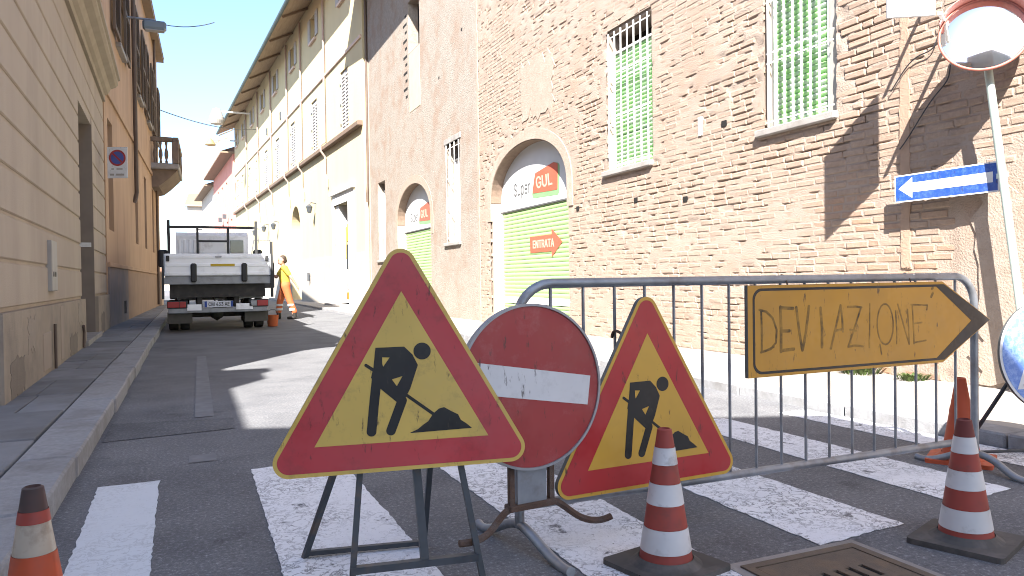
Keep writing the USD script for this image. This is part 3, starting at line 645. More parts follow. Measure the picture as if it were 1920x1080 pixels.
# thin dark tubes standing in for cable shadows on the wall
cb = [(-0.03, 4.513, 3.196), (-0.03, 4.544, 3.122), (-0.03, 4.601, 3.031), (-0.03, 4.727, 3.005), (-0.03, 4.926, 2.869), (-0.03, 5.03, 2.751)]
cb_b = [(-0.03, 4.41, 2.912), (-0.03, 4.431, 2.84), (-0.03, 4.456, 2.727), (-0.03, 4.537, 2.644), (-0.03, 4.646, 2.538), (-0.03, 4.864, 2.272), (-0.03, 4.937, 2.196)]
def smoothline(p, n=40):
    from scipy.interpolate import CubicSpline
    p = np.asarray(p, float); t = np.r_[0, np.cumsum(np.linalg.norm(np.diff(p, axis=0), axis=1))]
    return CubicSpline(t, p)(np.linspace(0, t[-1], n))
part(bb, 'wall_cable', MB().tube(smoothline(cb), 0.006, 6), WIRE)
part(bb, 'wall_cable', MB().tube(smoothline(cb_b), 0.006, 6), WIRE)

# ================================================================== cream building further down on the right
yrot = math.degrees(math.atan(0.056))
yb = Thing('cream_building', 'long cream rendered building with deep eaves and closed shutters', 'building', (5.95, 27.22, 0), yrot)
YL, YH = 40.0, 14.15
door = sbox(2.35, 0.12, 4.75, 4.20)
arch = archpoly(12.15, 14.65, 3.5, 1.5)
wins = [2.75, 8.4, 13.8, 18.7, 23.0, 27.0, 31.0, 35.0, 38.2]
atts = [2.75, 8.3, 13.4, 19.0, 24.0, 29.0, 34.0, 38.2]
holes = [door, arch] + [sbox(w - 0.6, 6.98, w + 0.6, 9.45) for w in wins] + [sbox(w - 0.55, 12.25, w + 0.55, 13.35) for w in atts]
part(yb, 'wall', extr(S, wallpoly(0, YL, 0, YH, holes), -0.65, 0.0), YELLOW)
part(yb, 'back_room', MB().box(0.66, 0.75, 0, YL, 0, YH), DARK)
part(yb, 'end_wall', MB().box(0.76, 10, YL - 0.4, YL, 0, YH), YELLOW)
part(yb, 'plinth', extr(S, wallpoly(4.95, 12.0, 0, 2.12), -0.1, 0.03), YPL)
part(yb, 'plinth', extr(S, wallpoly(14.8, YL, 0, 2.12), -0.1, 0.03), YPL)
part(yb, 'plinth', extr(S, wallpoly(0.05, 1.5, 0, 2.12), -0.1, 0.03), YPL)
part(yb, 'string_course', fcb(S, 0.1, YL, 6.74, 6.93, -0.05, 0.20, 0.02), mat('string_brown', (0.17, 0.12, 0.085), (0.13, 0.09, 0.065), 4, 0.85))
part(yb, 'string_course', fcb(S, 0.1, YL, 9.95, 10.07, -0.05, 0.07, 0.02), PINKTRIM)
# eaves sloping down and out, with beams
ev = [(0.1, 14.15), (-1.25, 13.48)]
part(yb, 'eave', MB().add([(0.1, -0.1, 14.15), (-1.25, -0.1, 13.48), (-1.25, YL + 0.3, 13.48), (0.1, YL + 0.3, 14.15), (0.1, -0.1, 14.23), (-1.25, -0.1, 13.56), (-1.25, YL + 0.3, 13.56), (0.1, YL + 0.3, 14.23)],
     [[0, 1, 2, 3], [4, 7, 6, 5], [0, 4, 5, 1], [1, 5, 6, 2], [3, 2, 6, 7], [0, 3, 7, 4]]), EAVE)
for k in range(12):
    yy = 1.5 + k * 3.9
    part(yb, 'eave_beam', MB().bar((-0.02, yy, 14.02), (-1.2, yy, 13.43), 0.06, 0.10), EAVEBEAM)
part(yb, 'gutter', MB().tube([(-1.33, -0.1, 13.52), (-1.33, YL + 0.3, 13.52)], 0.09, 8), GUTTER)
part(yb, 'roof', MB().add([(-1.3, -0.1, 13.62), (-1.3, YL + 0.3, 13.62), (5, YL + 0.3, 16.6), (5, -0.1, 16.6)], [[0, 1, 2, 3]]), TILE)
for w in wins:
    h = group_part(yb, 'window')
    part(h, 'frame', fb(MB(), S, w - 0.6, w + 0.6, 6.98, 9.45, -0.4, -0.25), WHTP)
    for a, b in ((w - 0.59, w - 0.01), (w + 0.01, w + 0.59)):
        sh = MB(); fb(sh, S, a, b, 7.0, 9.43, -0.10, -0.055)
        part(h, 'shutter_panel', sh, PALESH)
        lv = MB()
        for zz in np.arange(7.1, 9.3, 0.14): fb(lv, S, a + 0.07, b - 0.07, zz, zz + 0.07, -0.055, -0.03)
        part(h, 'louvre', lv, PALESH)
    hg = MB()
    for zz in (7.3, 8.1, 8.9):
        for a in (w - 0.62, w + 0.58): fb(hg, S, a, a + 0.05, zz, zz + 0.1, -0.02, 0.02)
    part(h, 'hinge', hg, STAND)
for w in atts:
    h = group_part(yb, 'attic_window')
    part(h, 'frame', fb(MB(), S, w - 0.55, w + 0.55, 12.25, 13.35, -0.3, -0.18), WHTP)
    for a, b in ((w - 0.47, w - 0.04), (w + 0.04, w + 0.47)):
        part(h, 'pane', fb(MB(), S, a, b, 12.33, 13.27, -0.185, -0.17), GLASSD)
    for a, b in ((w - 1.05, w - 0.56), (w + 0.56, w + 1.05)):
        part(h, 'shutter', fb(MB(), S, a, b, 12.25, 13.35, 0.01, 0.05), PALESH)
    part(h, 'sill', fcb(S, w - 0.65, w + 0.65, 12.1, 12.2, -0.05, 0.12, 0.01), PINKTRIM)
for s_ in (5.95, 11.1, 15.0, 20.5, 26.0, 32.0):
    pts = [(-0.08, s_, 13.9), (-0.08, s_, 12.8), (-0.08, s_, 7.1), (-0.26, s_, 6.95), (-0.26, s_, 6.7), (-0.08, s_, 6.45), (-0.08, s_, 5.7), (-0.05, s_ - 0.25, 5.45), (-0.05, s_ - 0.25, 5.1)]
    part(yb, 'rain_pipe', MB().tube(pts, 0.05, 8), PIPEP)
part(yb, 'door_surround', extr(S, wallpoly(1.45, 5.0, 0.02, 4.75, [sbox(2.35, -1, 4.75, 4.20)]), -0.05, 0.045), WHTP)
part(yb, 'door_hood', fcb(S, 1.35, 5.1, 4.62, 4.80, 0, 0.14), WHTP)
part(yb, 'door_step', fcb(S, 2.2, 4.9, 0.0, 0.12, -0.4, 0.45), STONE)
dl = group_part(yb, 'shop_door')
part(dl, 'door_leaf', fb(MB(), S, 2.36, 4.74, 0.12, 4.19, -0.44, -0.40), BLACKP)
part(dl, 'door_frame', fb(MB(), S, 4.20, 4.74, 0.12, 4.19, -0.40, -0.05), WHTP)
for k, (mt, z0, z1) in enumerate(((HVY, 2.6, 3.3), (BLACKP, 1.5, 2.5), (LAMPO, 0.3, 0.6), (GREYBOX, 0.7, 1.3), (mat('straw', (0.5, 0.38, 0.14), None, 6, 0.8), 1.9, 3.2))):
    part(dl, 'hanging_goods', MB().cbox(0.02, 0.10, 2.40 + 0.05 * k, 2.66 + 0.05 * k, z0, z1, 0.02).xf(np.eye(3), (-0.05, 0, 0)), mt)
part(yb, 'arch_door', extr(S, archpoly(12.16, 14.64, 3.5, 1.49, z0=0.05), -0.64, -0.58), mat('grey_door', (0.34, 0.32, 0.29), None, 3, 0.7))
for s_, z_ in ((8.3, 4.5), (18.6, 4.4), (22.3, 4.5), (26.5, 4.5)):
    h = group_part(yb, 'wall_lamp')
    part(h, 'bracket', MB().tube([(0, s_, z_ + 0.15), (-0.25, s_, z_ + 0.2), (-0.32, s_, z_ + 0.05)], 0.025, 6), STAND)
    part(h, 'lantern', MB().lathe([(0.03, 0.12), (0.16, 0.0), (0.14, -0.05), (0.09, -0.28), (0.0, -0.3)], 10, (-0.32, s_, z_)), STAND)
for s_ in (17.2, 22.2, 26.0):
    part(yb, 'vent', fb(MB(), S, s_, s_ + 0.3, 10.35, 10.75, 0, 0.05), STAND)
hd = group_part(yb, 'door_handle_post')
part(hd, 'post', MB().tube([(-0.12, 9.75, 1.05), (-0.12, 9.75, 1.45)], 0.06, 8), STAND)
part(hd, 'bracket', MB().bar((0.0, 9.75, 1.3), (-0.12, 9.75, 1.3), 0.04), STAND)

# ================================================================== far houses closing the street
def far_house(name, label, loc, rz, L, H, mt, eave, wins_, pal=PALESH, over=0.8):
    t = Thing(name, label, 'building', loc, rz)
    hs = [sbox(a, b, a + 1.1, b + 2.0) for a, b in wins_]
    part(t, 'wall', extr(S, wallpoly(0, L, 0, H, hs), -0.3, 0.0), mt)
    part(t, 'side_wall', MB().box(0.3, 9, 0, 0.3, 0, H), mt)
    part(t, 'side_wall', MB().box(0.3, 9, L - 0.3, L, 0, H), mt)
    part(t, 'eave', MB().box(-over, 0.3, -0.3, L + 0.3, H, H + 0.15), eave)
    part(t, 'roof', MB().add([(-over, -0.3, H + 0.16), (-over, L + 0.3, H + 0.16), (5, L + 0.3, H + 2.4), (5, -0.3, H + 2.4)], [[0, 1, 2, 3]]), TILE)
    for a, b in wins_:
        part(t, 'window', fb(MB(), S, a, a + 1.1, b, b + 2.0, -0.28, -0.15), pal)
    return t
ph = far_house('pink_house', 'salmon pink house with brown eaves beyond the cream building', (3.62, 67.9, 0), yrot, 18.4, 12.0, PINK2, EAVEBEAM, [(1.5, 4.6), (5, 4.6), (9, 4.6), (13, 4.6), (5, 8.2), (9, 8.2), (13, 8.2), (1.5, 0.5)], over=1.0)
for a in (4.2, 8.2): part(ph, 'lantern', MB().box(-0.5, -0.2, a, a + 0.3, 6.8, 7.2), STAND)
far_house('grey_house', 'narrow pale grey house with shuttered front far down the street', (2.56, 86.7, 0), yrot, 16, 11.4, GREYW, EAVEBEAM, [(1.5, 7.5), (5, 7.5), (9, 7.5), (1.5, 3.5), (5, 3.5), (9, 3.5)], pal=mat('grey_green_shutter', (0.22, 0.22, 0.20), None, 3, 0.8), over=0.9)
far_house('low_house', 'low pale house closing the far end of the street', (3.6, 112, 0), 84, 3.7, 11.6, GREYW, EAVE, [(1.3, 6.5), (1.3, 2)], over=0.6)
t = Thing('far_house', 'distant cream house showing left of the truck', 'building', (-0.9, 118, 0), 60)
part(t, 'wall', MB().box(0, 8, 0, 9, 0, 2.6), mat('far_cream', (0.5, 0.42, 0.36), None, 1, 0.9))
part(t, 'roof', MB().add([(-0.4, -0.4, 2.6), (-0.4, 9.4, 2.6), (8.4, 9.4, 2.6), (8.4, -0.4, 2.6), (4, 0, 3.4), (4, 9, 3.4)], [[0, 1, 5, 4], [2, 3, 4, 5]]), TILE)

# ================================================================== beige house on the left
L_ = 1
bh = Thing('beige_house', 'beige house with horizontal grooved courses and garage shutter on the left', 'building', (-1.39, 6.9, 0), 1.19)
BLN = 11.15
gar = sbox(6.25, 0.0, 8.45, 3.92)       # local: y from the corner
part(bh, 'wall', extr(L_, unary_union([wallpoly(0, BLN, 0, 6.35, [gar]), sbox(8.5, 6.0, BLN, 8.2)]), -0.5, -0.013), BEIGE)
part(bh, 'end_wall', MB().box(-9, -0.5, 0, 0.4, 0, 6.35), BEIGE)
part(bh, 'upper_wall', extr(L_, unary_union([wallpoly(0, BLN, 5.5, 6.35), sbox(8.5, 6.0, BLN, 8.2)]), -0.02, 0.002), PINKW)
part(bh, 'plinth', extr(L_, wallpoly(0, BLN, 0, 0.83, [gar.buffer(0.0)]), -0.3, 0.055), PLINTH)
edges = [0.85, 1.26, 1.66, 2.06, 2.46, 2.86, 3.24, 3.64, 4.07, 4.52, 4.93]
for a, b in zip(edges[:-1], edges[1:]):
    for c0, c1 in (((0, 6.25), (8.45, BLN)) if a < 3.9 else ((0, BLN),)):
        if a < 3.9 < b and c1 == BLN and c0 == 0: pass
        part(bh, 'wall_course', fcb(L_, c0, c1, max(a, 0) + 0.014, b - 0.014, -0.1, 0.004, 0.012), BEIGE)
cprof = [(-0.05, 4.93), (0.05, 4.93), (0.05, 5.06), (0.11, 5.10), (0.16, 5.20), (0.26, 5.25), (0.30, 5.30), (0.30, 5.38), (0.34, 5.40), (0.34, 5.46), (-0.05, 5.52)]
part(bh, 'cornice', MB().prism(Polygon(cprof), BLN, ((0, 0, 0), (1, 0, 0), (0, 0, 1), (0, 1, 0))), CORN)
part(bh, 'roof', MB().box(-9, 0.02, -0.1, 8.5, 6.35, 6.5), TILE)
part(bh, 'roof', MB().box(-9, 0.02, 8.5, BLN, 8.2, 8.35), TILE)
gs = group_part(bh, 'garage_shutter')
slats(gs, L_, 6.26, 8.44, 0.14, 3.9, 0.105, -0.36, GREYSH, bulge=0.02)
part(bh, 'door_jamb', fb(MB(), L_, 8.44, 8.452, 0.1, 3.92, -0.36, 0.0), mat('jamb_grey', (0.21, 0.17, 0.14), (0.17, 0.14, 0.115), 3, 0.9))
part(bh, 'door_label', fb(MB(), L_, 8.434, 8.44, 1.72, 1.80, -0.28, -0.04), WHTP)
part(bh, 'threshold', fcb(L_, 6.1, 8.6, 0.05, 0.19, -0.4, 0.10), STONE)
mb_ = group_part(bh, 'meter_box')
part(mb_, 'box', fcb(L_, 2.78, 3.2, 0.98, 1.55, -0.05, 0.05), GREYBOX)
for yy in (2.88, 3.03):
    part(mb_, 'keyhole', MB().lathe([(0.0, 0.004), (0.03, 0.004), (0.03, 0)], 12).xf(Ry(math.pi / 2), (0.05, yy, 1.17)), DARK)
for k_, (a_, b_, c_, d_) in enumerate(((0.25, 0.9, 0.12, 0.42), (1.1, 1.5, 0.45, 0.74), (4.2, 5.0, 0.12, 0.38), (5.2, 5.7, 0.5, 0.78), (9.0, 9.8, 0.13, 0.5))):
    part(bh, 'plaster_patch', extr(L_, ragged(a_, b_, c_, d_, 0.03, 40 + k_, 9), 0.05, 0.0585), mat('plinth_repair_' + ('pale' if k_ % 2 else 'dark'), ((0.30, 0.25, 0.20) if k_ % 2 else (0.20, 0.165, 0.13)), None, 9, 0.95, 0.7, 70))
part(bh, 'hatch', fcb(L_, 1.95, 2.5, 0.16, 0.55, 0.0, 0.063), mat('hatch_grey', (0.30, 0.24, 0.19), (0.26, 0.21, 0.165), 4, 0.8))
part(bh, 'hatch', fcb(L_, 3.3, 3.55, 0.16, 0.80, 0.0, 0.062), MATS['hatch_grey'])
part(bh, 'conduit', MB().tube([(0.085, 2.62, 0.13), (0.085, 2.62, 0.62)], 0.016, 8), PIPE)
part(bh, 'conduit', MB().tube([(0.085, 5.55, 0.13), (0.085, 5.6, 0.35), (0.085, 5.5, 0.45)], 0.02, 8), PIPE)

# ================================================================== orange house on the left
oh = Thing('orange_house', 'tall orange rendered house with brown louvred shutters and stone balcony', 'building', (-1.6, 18.05, 0), -1.43)
OL, OH = 18.2, 10.8
gw = [0.95, 7.2, 10.6, 14.2]
uw = [3.2, 8.6, 12.6, 16.4]
oholes = [sbox(g - 0.45, 2.25, g + 0.45, 4.7) for g in gw if g > 0.5] + [sbox(g - 0.6, 6.95, g + 0.6, 9.35) for g in uw]
part(oh, 'wall', extr(L_, wallpoly(0, OL, 0, OH, oholes), -0.5, 0.0), ORANGE)
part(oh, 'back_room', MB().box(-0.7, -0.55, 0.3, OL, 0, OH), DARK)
part(oh, 'gable_wall', MB().box(-10, -0.5, 0, 0.5, 0, OH), PINKW)
part(oh, 'end_wall', MB().box(-10, -0.5, OL - 0.5, OL, 0, OH), ORANGE)
part(oh, 'plinth', extr(L_, wallpoly(0.1, 4.0, 0, 1.42, [sbox(2.9, 0.3, 3.5, 0.62)]), -0.1, 0.03), GREYPL)
part(oh, 'plinth', extr(L_, wallpoly(4.0, OL, 0, 1.40), -0.1, 0.028), mat('brown_plinth', (0.33, 0.22, 0.15), (0.26, 0.175, 0.12), 2, 0.9, 0.4, 80))
part(oh, 'plinth_moulding', fcb(L_, 0.1, OL, 1.42, 1.52, 0, 0.05), ORANGE)
part(oh, 'cellar_vent', fb(MB(), L_, 2.9, 3.5, 0.3, 0.62, -0.02, 0.005), DARK)
part(oh, 'string_course', fcb(L_, 0.0, OL, 5.18, 5.32, 0, 0.045), ORANGE)
part(oh, 'corner_stone', fcb(L_, 16.6, 17.6, 0.1, 1.55, 0.02, 0.14, 0.03), mat('pale_corner', (0.48, 0.36, 0.27), None, 3, 0.9))
part(oh, 'eave', MB().box(-0.4, 0.28, 0.0, OL + 0.3, OH, OH + 0.14), EAVEBEAM)
part(oh, 'roof', MB().add([(0.30, 0, OH + 0.15), (0.30, OL + 0.3, OH + 0.15), (-5, OL + 0.3, OH + 2.2), (-5, 0, OH + 2.2)], [[3, 2, 1, 0]]), TILE)
for g in gw:
    h = group_part(oh, 'window')
    part(h, 'frame', fb(MB(), L_, g - 0.45, g + 0.45, 2.25, 4.7, -0.42, -0.25), WOODS)
    part(h, 'pane', fb(MB(), L_, g - 0.36, g - 0.03, 2.35, 4.6, -0.25, -0.24), GLASSD)
    part(h, 'pane', fb(MB(), L_, g + 0.03, g + 0.36, 2.35, 4.6, -0.25, -0.24), GLASSD)
for g in uw:
    h = group_part(oh, 'window')
    part(h, 'frame', fb(MB(), L_, g - 0.6, g + 0.6, 6.95, 9.35, -0.4, -0.22), WOODS)
    part(h, 'pane', fb(MB(), L_, g - 0.5, g - 0.04, 7.05, 9.25, -0.22, -0.21), GLASSD)
    part(h, 'pane', fb(MB(), L_, g + 0.04, g + 0.5, 7.05, 9.25, -0.22, -0.21), GLASSD)
    part(oh, 'window_sill', fcb(L_, g - 0.75, g + 0.75, 6.83, 6.94, -0.1, 0.12), STONE)
    for a, b in ((g - 1.75, g - 0.62), (g + 0.62, g + 1.75)):
        sp = group_part(oh, 'shutter')
        fr = MB(); t_ = 0.09
        for q_ in ((a, a + t_, 6.95, 9.35), (b - t_, b, 6.95, 9.35), (a + t_, b - t_, 6.95, 7.07), (a + t_, b - t_, 9.23, 9.35), (a + t_, b - t_, 8.1, 8.2)):
            fb(fr, L_, q_[0], q_[1], q_[2], q_[3], 0.06, 0.115)
        part(sp, 'frame', fr, WOODS)
        for zz in list(np.arange(7.09, 8.05, 0.062)) + list(np.arange(8.22, 9.2, 0.062)):
            sl = MB(); x0, x1 = 0.065, 0.11
            sl.add([(x0, a + t_, zz + 0.05), (x1, a + t_, zz), (x1, b - t_, zz), (x0, b - t_, zz + 0.05), (x0, a + t_, zz + 0.062), (x1, a + t_, zz + 0.012), (x1, b - t_, zz + 0.012), (x0, b - t_, zz + 0.062)],
                   [[0, 3, 2, 1], [4, 5, 6, 7], [0, 1, 5, 4], [1, 2, 6, 5], [2, 3, 7, 6], [3, 0, 4, 7]])
            part(sp, 'slat', sl, WOODS)
part(oh, 'rain_pipe', MB().tube([(0.09, 6.25, OH), (0.09, 6.25, 3.7), (0.06, 6.2, 3.5), (0.02, 6.2, 3.4)], 0.06, 8), PIPE)
part(oh, 'rain_pipe', MB().tube([(0.09, 15.2, OH), (0.09, 15.2, 0.2)], 0.05, 8), PIPE)
# balcony
bl = group_part(oh, 'balcony')
by0, by1, bz = 13.6, 17.4, 5.45
part(bl, 'slab', fcb(L_, by0, by1, bz, bz + 0.22, -0.1, 0.98, 0.03), STONE)
part(bl, 'underside', MB().prism(Polygon([(0, 4.75), (0.25, 4.8), (0.5, 5.0), (0.85, 5.35), (0.92, bz), (0, bz)]), by1 - by0 - 0.4, ((0, by0 + 0.2, 0), (1, 0, 0), (0, 0, 1), (0, 1, 0))), mat('balcony_stone', (0.21, 0.155, 0.115), (0.15, 0.115, 0.09), 4, 0.9, 0.5, 60))
part(bl, 'rail', fcb(L_, by0, by1, bz + 1.05, bz + 1.22, 0.76, 0.98, 0.02), MATS['balcony_stone'])
part(bl, 'rail', fcb(L_, by0, by0 + 0.2, bz + 1.05, bz + 1.22, 0.0, 0.755, 0.02), MATS['balcony_stone'])
for yy in (by0 + 0.1, by1 - 0.12, (by0 + by1) / 2):
    part(bl, 'post', fcb(L_, yy - 0.12, yy + 0.12, bz + 0.22, bz + 1.05, 0.74, 0.97, 0.01), MATS['balcony_stone'])
bprof = [(0.05, 0), (0.05, 0.08), (0.035, 0.12), (0.075, 0.3), (0.07, 0.42), (0.03, 0.6), (0.035, 0.7), (0.05, 0.74), (0.05, 0.83)]
for yy in np.r_[np.linspace(by0 + 0.35, (by0 + by1) / 2 - 0.25, 6), np.linspace((by0 + by1) / 2 + 0.25, by1 - 0.37, 6)]:
    part(bl, 'baluster', MB().lathe(bprof, 8, (0.86, yy, bz + 0.22)), MATS['balcony_stone'])
for xx in (0.14, 0.34, 0.54):
    part(bl, 'baluster', MB().lathe(bprof, 8, (xx, by0 + 0.1, bz + 0.22)), MATS['balcony_stone'])

# unseen houses behind and beside the camera, guessed and sized to shade the junction
ca = Thing('corner_house', 'unseen guessed house behind the viewer, shaped to shade the junction', 'building', (-1.5, -30, 0))
foot = Polygon([(0, 0), (0, 24.85), (-4.1, 26.4), (-4.1, 0)])
part(ca, 'wall', MB().prism(foot, 9.45), BEIGE)
part(ca, 'roof', MB().prism(foot.buffer(0.02), 0.15, ((0, 0, 9.45), (1, 0, 0), (0, 1, 0), (0, 0, 1))), TILE)
cb2 = Thing('corner_house', 'unseen guessed house set back behind the viewer, sized to shade the road', 'building', (-4.5, -3.7, 0))
part(cb2, 'wall', MB().box(-9, 0, 0, 6.2, 0, 7.9), ORANGE)
part(cb2, 'roof', MB().box(-9.2, 0.02, 0, 6.22, 7.9, 8.0), TILE)
for k_, (a_, b_, zt_) in enumerate(((3.7, 4.2, 8.75), (4.2, 4.55, 8.95), (4.55, 4.8, 8.6))):  # unseen boxes added on the roof edge to cast a ragged notch of shade
    part(cb2, 'chimney', MB().box(-0.7, -0.05, a_ + 0.01, b_ - 0.01, 8.0, zt_), PLASTER)

# ================================================================== signs and barrier
def rtri(side_, r):
    h = side_ * math.sqrt(3) / 2
    p = Polygon([(-side_ / 2, 0), (side_ / 2, 0), (0, h)])
    return p.buffer(-r).buffer(r, quad_segs=8) if r else p
def picto():
    """The man with the shovel, in sign axes (origin at the middle of the outer triangle's base line)."""
    head = Point(645, 484).buffer(34)
    torso = Polygon([(460, 478), (572, 469), (606, 500), (629, 542), (602, 640), (578, 692), (540, 688), (560, 652), (500, 628), (489, 645), (447, 600), (455, 560)])
    torso = torso.difference(Polygon([(486, 514), (518, 514), (492, 556), (487, 540)])).difference(Polygon([(527, 604), (572, 588), (549, 634)]))
    leg1 = LineString([(470, 590), (463, 690), (456, 820)]).buffer(18)
    leg2 = LineString([(500, 632), (572, 690), (532, 815)]).buffer(18)
    shovel = LineString([(425, 550), (480, 585), (560, 648), (705, 748)]).buffer(5.5)
    heap = Polygon([(610, 823), (640, 808), (660, 790), (680, 775), (700, 742), (722, 722), (742, 716), (772, 732), (800, 745), (812, 768), (835, 782), (858, 800)])
    g = unary_union([head, torso, leg1, leg2, shovel, heap])
    s = 0.57
    A = np.array([[240, 883, 1], [930, 832, 1], [553, 240, 1]], float)
    B = np.array([[-s / 2, 0.095], [s / 2, 0.095], [0, 0.095 + s * math.sqrt(3) / 2]])
    T = np.linalg.solve(A, B)
    return affinity.affine_transform(g, [T[0, 0], T[1, 0], T[0, 1], T[1, 1], T[2, 0], T[2, 1]]).buffer(0.0008)
PIC = picto()
def tri_sign(th, base, tilt, roll, red, yel, k=1.0):
    """Sign plate with its face towards -y of the thing."""
    R = Rx(-tilt) @ Ry(roll) * k
    def lay(name, poly, d0, d1, mt):
        m = MB().prism(poly, d1 - d0, ((0, 0, 0), (1, 0, 0), (0, 0, 1), (0, -1, 0)))
        m.xf(np.eye(3), (0, -d0, 0)).xf(R, base)
        part(th, name, m, mt)
    lay('plate', rtri(0.9, 0.050), -0.022, -0.0015, BACK)
    lay('yellow_edge', rtri(0.9, 0.050), -0.001, 0.0, yel)
    o = rtri(0.9, 0.050).buffer(-0.013)
    lay('red_border', o, 0.0, 0.001, red)
    s = 0.57
    lay('yellow_field', Polygon([(-s / 2, 0.095), (s / 2, 0.095), (0, 0.095 + s * math.sqrt(3) / 2)]), 0.001, 0.0018, yel)
    lay('worker_symbol', PIC, 0.0018, 0.0026, SBLK)
    return R

# big triangle on its folding stand
t1 = Thing('roadworks_sign', 'larger red and yellow triangular roadworks sign on grey folding stand', 'road sign', (0.652, 2.44, 0), -8.4)
tri_sign(t1, (0, 0, 0.412), math.radians(1.5), 0, SRED, SYEL, 1.02)
FR = [(-0.20, -0.01), (0.26, -0.01)]      # front feet x, y
def leg(th, p, q, w=0.022, name='leg'): part(th, name, MB().bar(p, q, w, w * 0.9), STAND)
leg(t1, (-0.135, 0.06, 0.50), (-0.185, -0.03, 0.0))
leg(t1, (0.185, 0.06, 0.50), (0.262, -0.03, 0.0))
leg(t1, (0.035, 0.08, 0.60), (0.062, -0.012, 0.10), 0.030, 'strut')
leg(t1, (-0.183, -0.018, 0.10), (0.245, -0.018, 0.10), 0.026, 'cross_bar')
leg(t1, (-0.15, 0.08, 0.62), (-0.335, 0.42, 0.0), 0.02)
leg(t1, (0.12, 0.08, 0.62), (0.115, 0.40, 0.0), 0.02)
leg(t1, (-0.335, 0.415, 0.02), (0.115, 0.40, 0.02), 0.02, 'cross_bar')
leg(t1, (-0.19, 0.07, 0.62), (0.23, 0.07, 0.62), 0.022, 'hinge_bar')

# no entry disc on its stand, tied to the barrier post
ne = Thing('no_entry_sign', 'round faded red no entry sign with white bar on rusty stand', 'road sign', (1.144, 2.47, 0), 6.6)
R_ = Ry(math.radians(9.5)) ; RT = Rx(-math.radians(3))
cen = (0, 0, 0.655)
def disc(th, name, poly, d0, d1, mt, R, c):
    m = MB().prism(poly, d1 - d0, ((0, 0, 0), (1, 0, 0), (0, 0, 1), (0, -1, 0))).xf(np.eye(3), (0, -d0, 0)).xf(R, c)
    part(th, name, m, mt)
RR = RT @ R_
disc(ne, 'plate', Point(0, 0).buffer(0.302, quad_segs=24), -0.02, -0.001, RIMG, RR, cen)
ringp = Point(0, 0).buffer(0.302, quad_segs=24).difference(Point(0, 0).buffer(0.293, quad_segs=24))
disc(ne, 'rim', ringp, -0.001, 0.006, RIMG, RR, cen)
disc(ne, 'red_face', Point(0, 0).buffer(0.2925, quad_segs=24), -0.001, 0.0, SRED2, RR, cen)
disc(ne, 'white_bar', sbox(-0.245, -0.048, 0.252, 0.062), 0.0, 0.0012, SWHT, RR, cen)
part(ne, 'mounting_plate', MB().box(-0.062, 0.062, 0.012, 0.03, 0.225, 0.50), GALV)
for x in (-0.085, 0.085): part(ne, 'strap', MB().box(x - 0.010, x + 0.010, 0.01, 0.03, 0.225, 0.48), RUST)
part(ne, 'clamp', MB().cbox(-0.10, 0.10, 0.0, 0.05, 0.205, 0.228, 0.004), RUST)
part(ne, 'arm', MB().tube(smoothline([(0.05, 0.02, 0.215), (0.11, 0.02, 0.21), (0.19, -0.005, 0.150), (0.235, -0.02, 0.130), (0.32, -0.04, 0.135)], 16), 0.013, 7), RUST)
part(ne, 'arm', MB().tube(smoothline([(-0.05, 0.02, 0.215), (-0.11, 0.02, 0.205), (-0.18, 0.01, 0.150), (-0.22, 0.0, 0.138), (-0.31, -0.01, 0.14)], 16), 0.013, 7), RUST)
part(ne, 'stub_post', MB().tube([(0, 0.045, 0.5), (0, 0.045, 0.20)], 0.018, 8), GALV)

for z_ in (0.30, 0.46): part(ne, 'tie_wire', MB().tube(smoothline([(0.0, 0.05, z_), (0.02, 0.12, z_ - 0.01), (0.045, 0.185, z_), (0.075, 0.20, z_ + 0.01)], 12), 0.006, 6), RUST)

# small triangle hung on the barrier bars
t2 = Thing('roadworks_sign', 'smaller cleaner triangular roadworks sign leaning on the barrier behind a cone', 'road sign', (1.685, 2.52, 0), 3.0)
tri_sign(t2, (0, 0, 0.21), math.radians(1.5), 0.0, SRED3, SYEL2, 1.04)
for x in (-0.08, 0.08):
    part(t2, 'hook', MB().tube(smoothline([(x, 0.024, 0.78), (x, 0.08, 0.82), (x, 0.135, 0.825), (x, 0.150, 0.80)], 12), 0.006, 6), RUST)

# crowd barrier
br = Thing('crowd_barrier', 'galvanised steel crowd barrier with thin vertical bars across the street', 'barrier', (1.168, 2.66, 0), 0)
BW, BT, BB = 2.647, 1.028, 0.16
rr_ = 0.15
fp = [(0, 0, 0.08), (0, 0, BT - rr_)] + arcpts((rr_, 0, BT - rr_), rr_, math.pi, math.pi / 2, 9)[1:] + arcpts((BW - rr_, 0, BT - rr_), rr_, math.pi / 2, 0, 9) + [(BW, 0, 0.08)]
part(br, 'frame', MB().tube(fp, 0.0195, 12), GALV, smooth=40)
part(br, 'bottom_rail', MB().tube([(0.0, 0, BB), (BW, 0, BB)], 0.0185, 12), GALV, smooth=40)
nbar = 17
for k in range(nbar):
    x = BW * (k + 1) / (nbar + 1)
    part(br, 'bar', MB().tube([(x, 0, BB), (x, 0, BT)], 0.0068, 7), GALV, smooth=40)
for x, sk in ((0.0, 0.03), (BW, -0.02)):
    ft = smoothline([(x - 0.06, 0.30, 0.014), (x - 0.04, 0.17, 0.030), (x - 0.01, 0.07, 0.075), (x, 0.0, 0.088), (x + 0.01, -0.07, 0.075), (x + sk, -0.19, 0.030), (x + sk * 1.5, -0.34, 0.014)], 30)
    part(br, 'foot', MB().tube(ft, 0.019, 10), GALV, smooth=40)

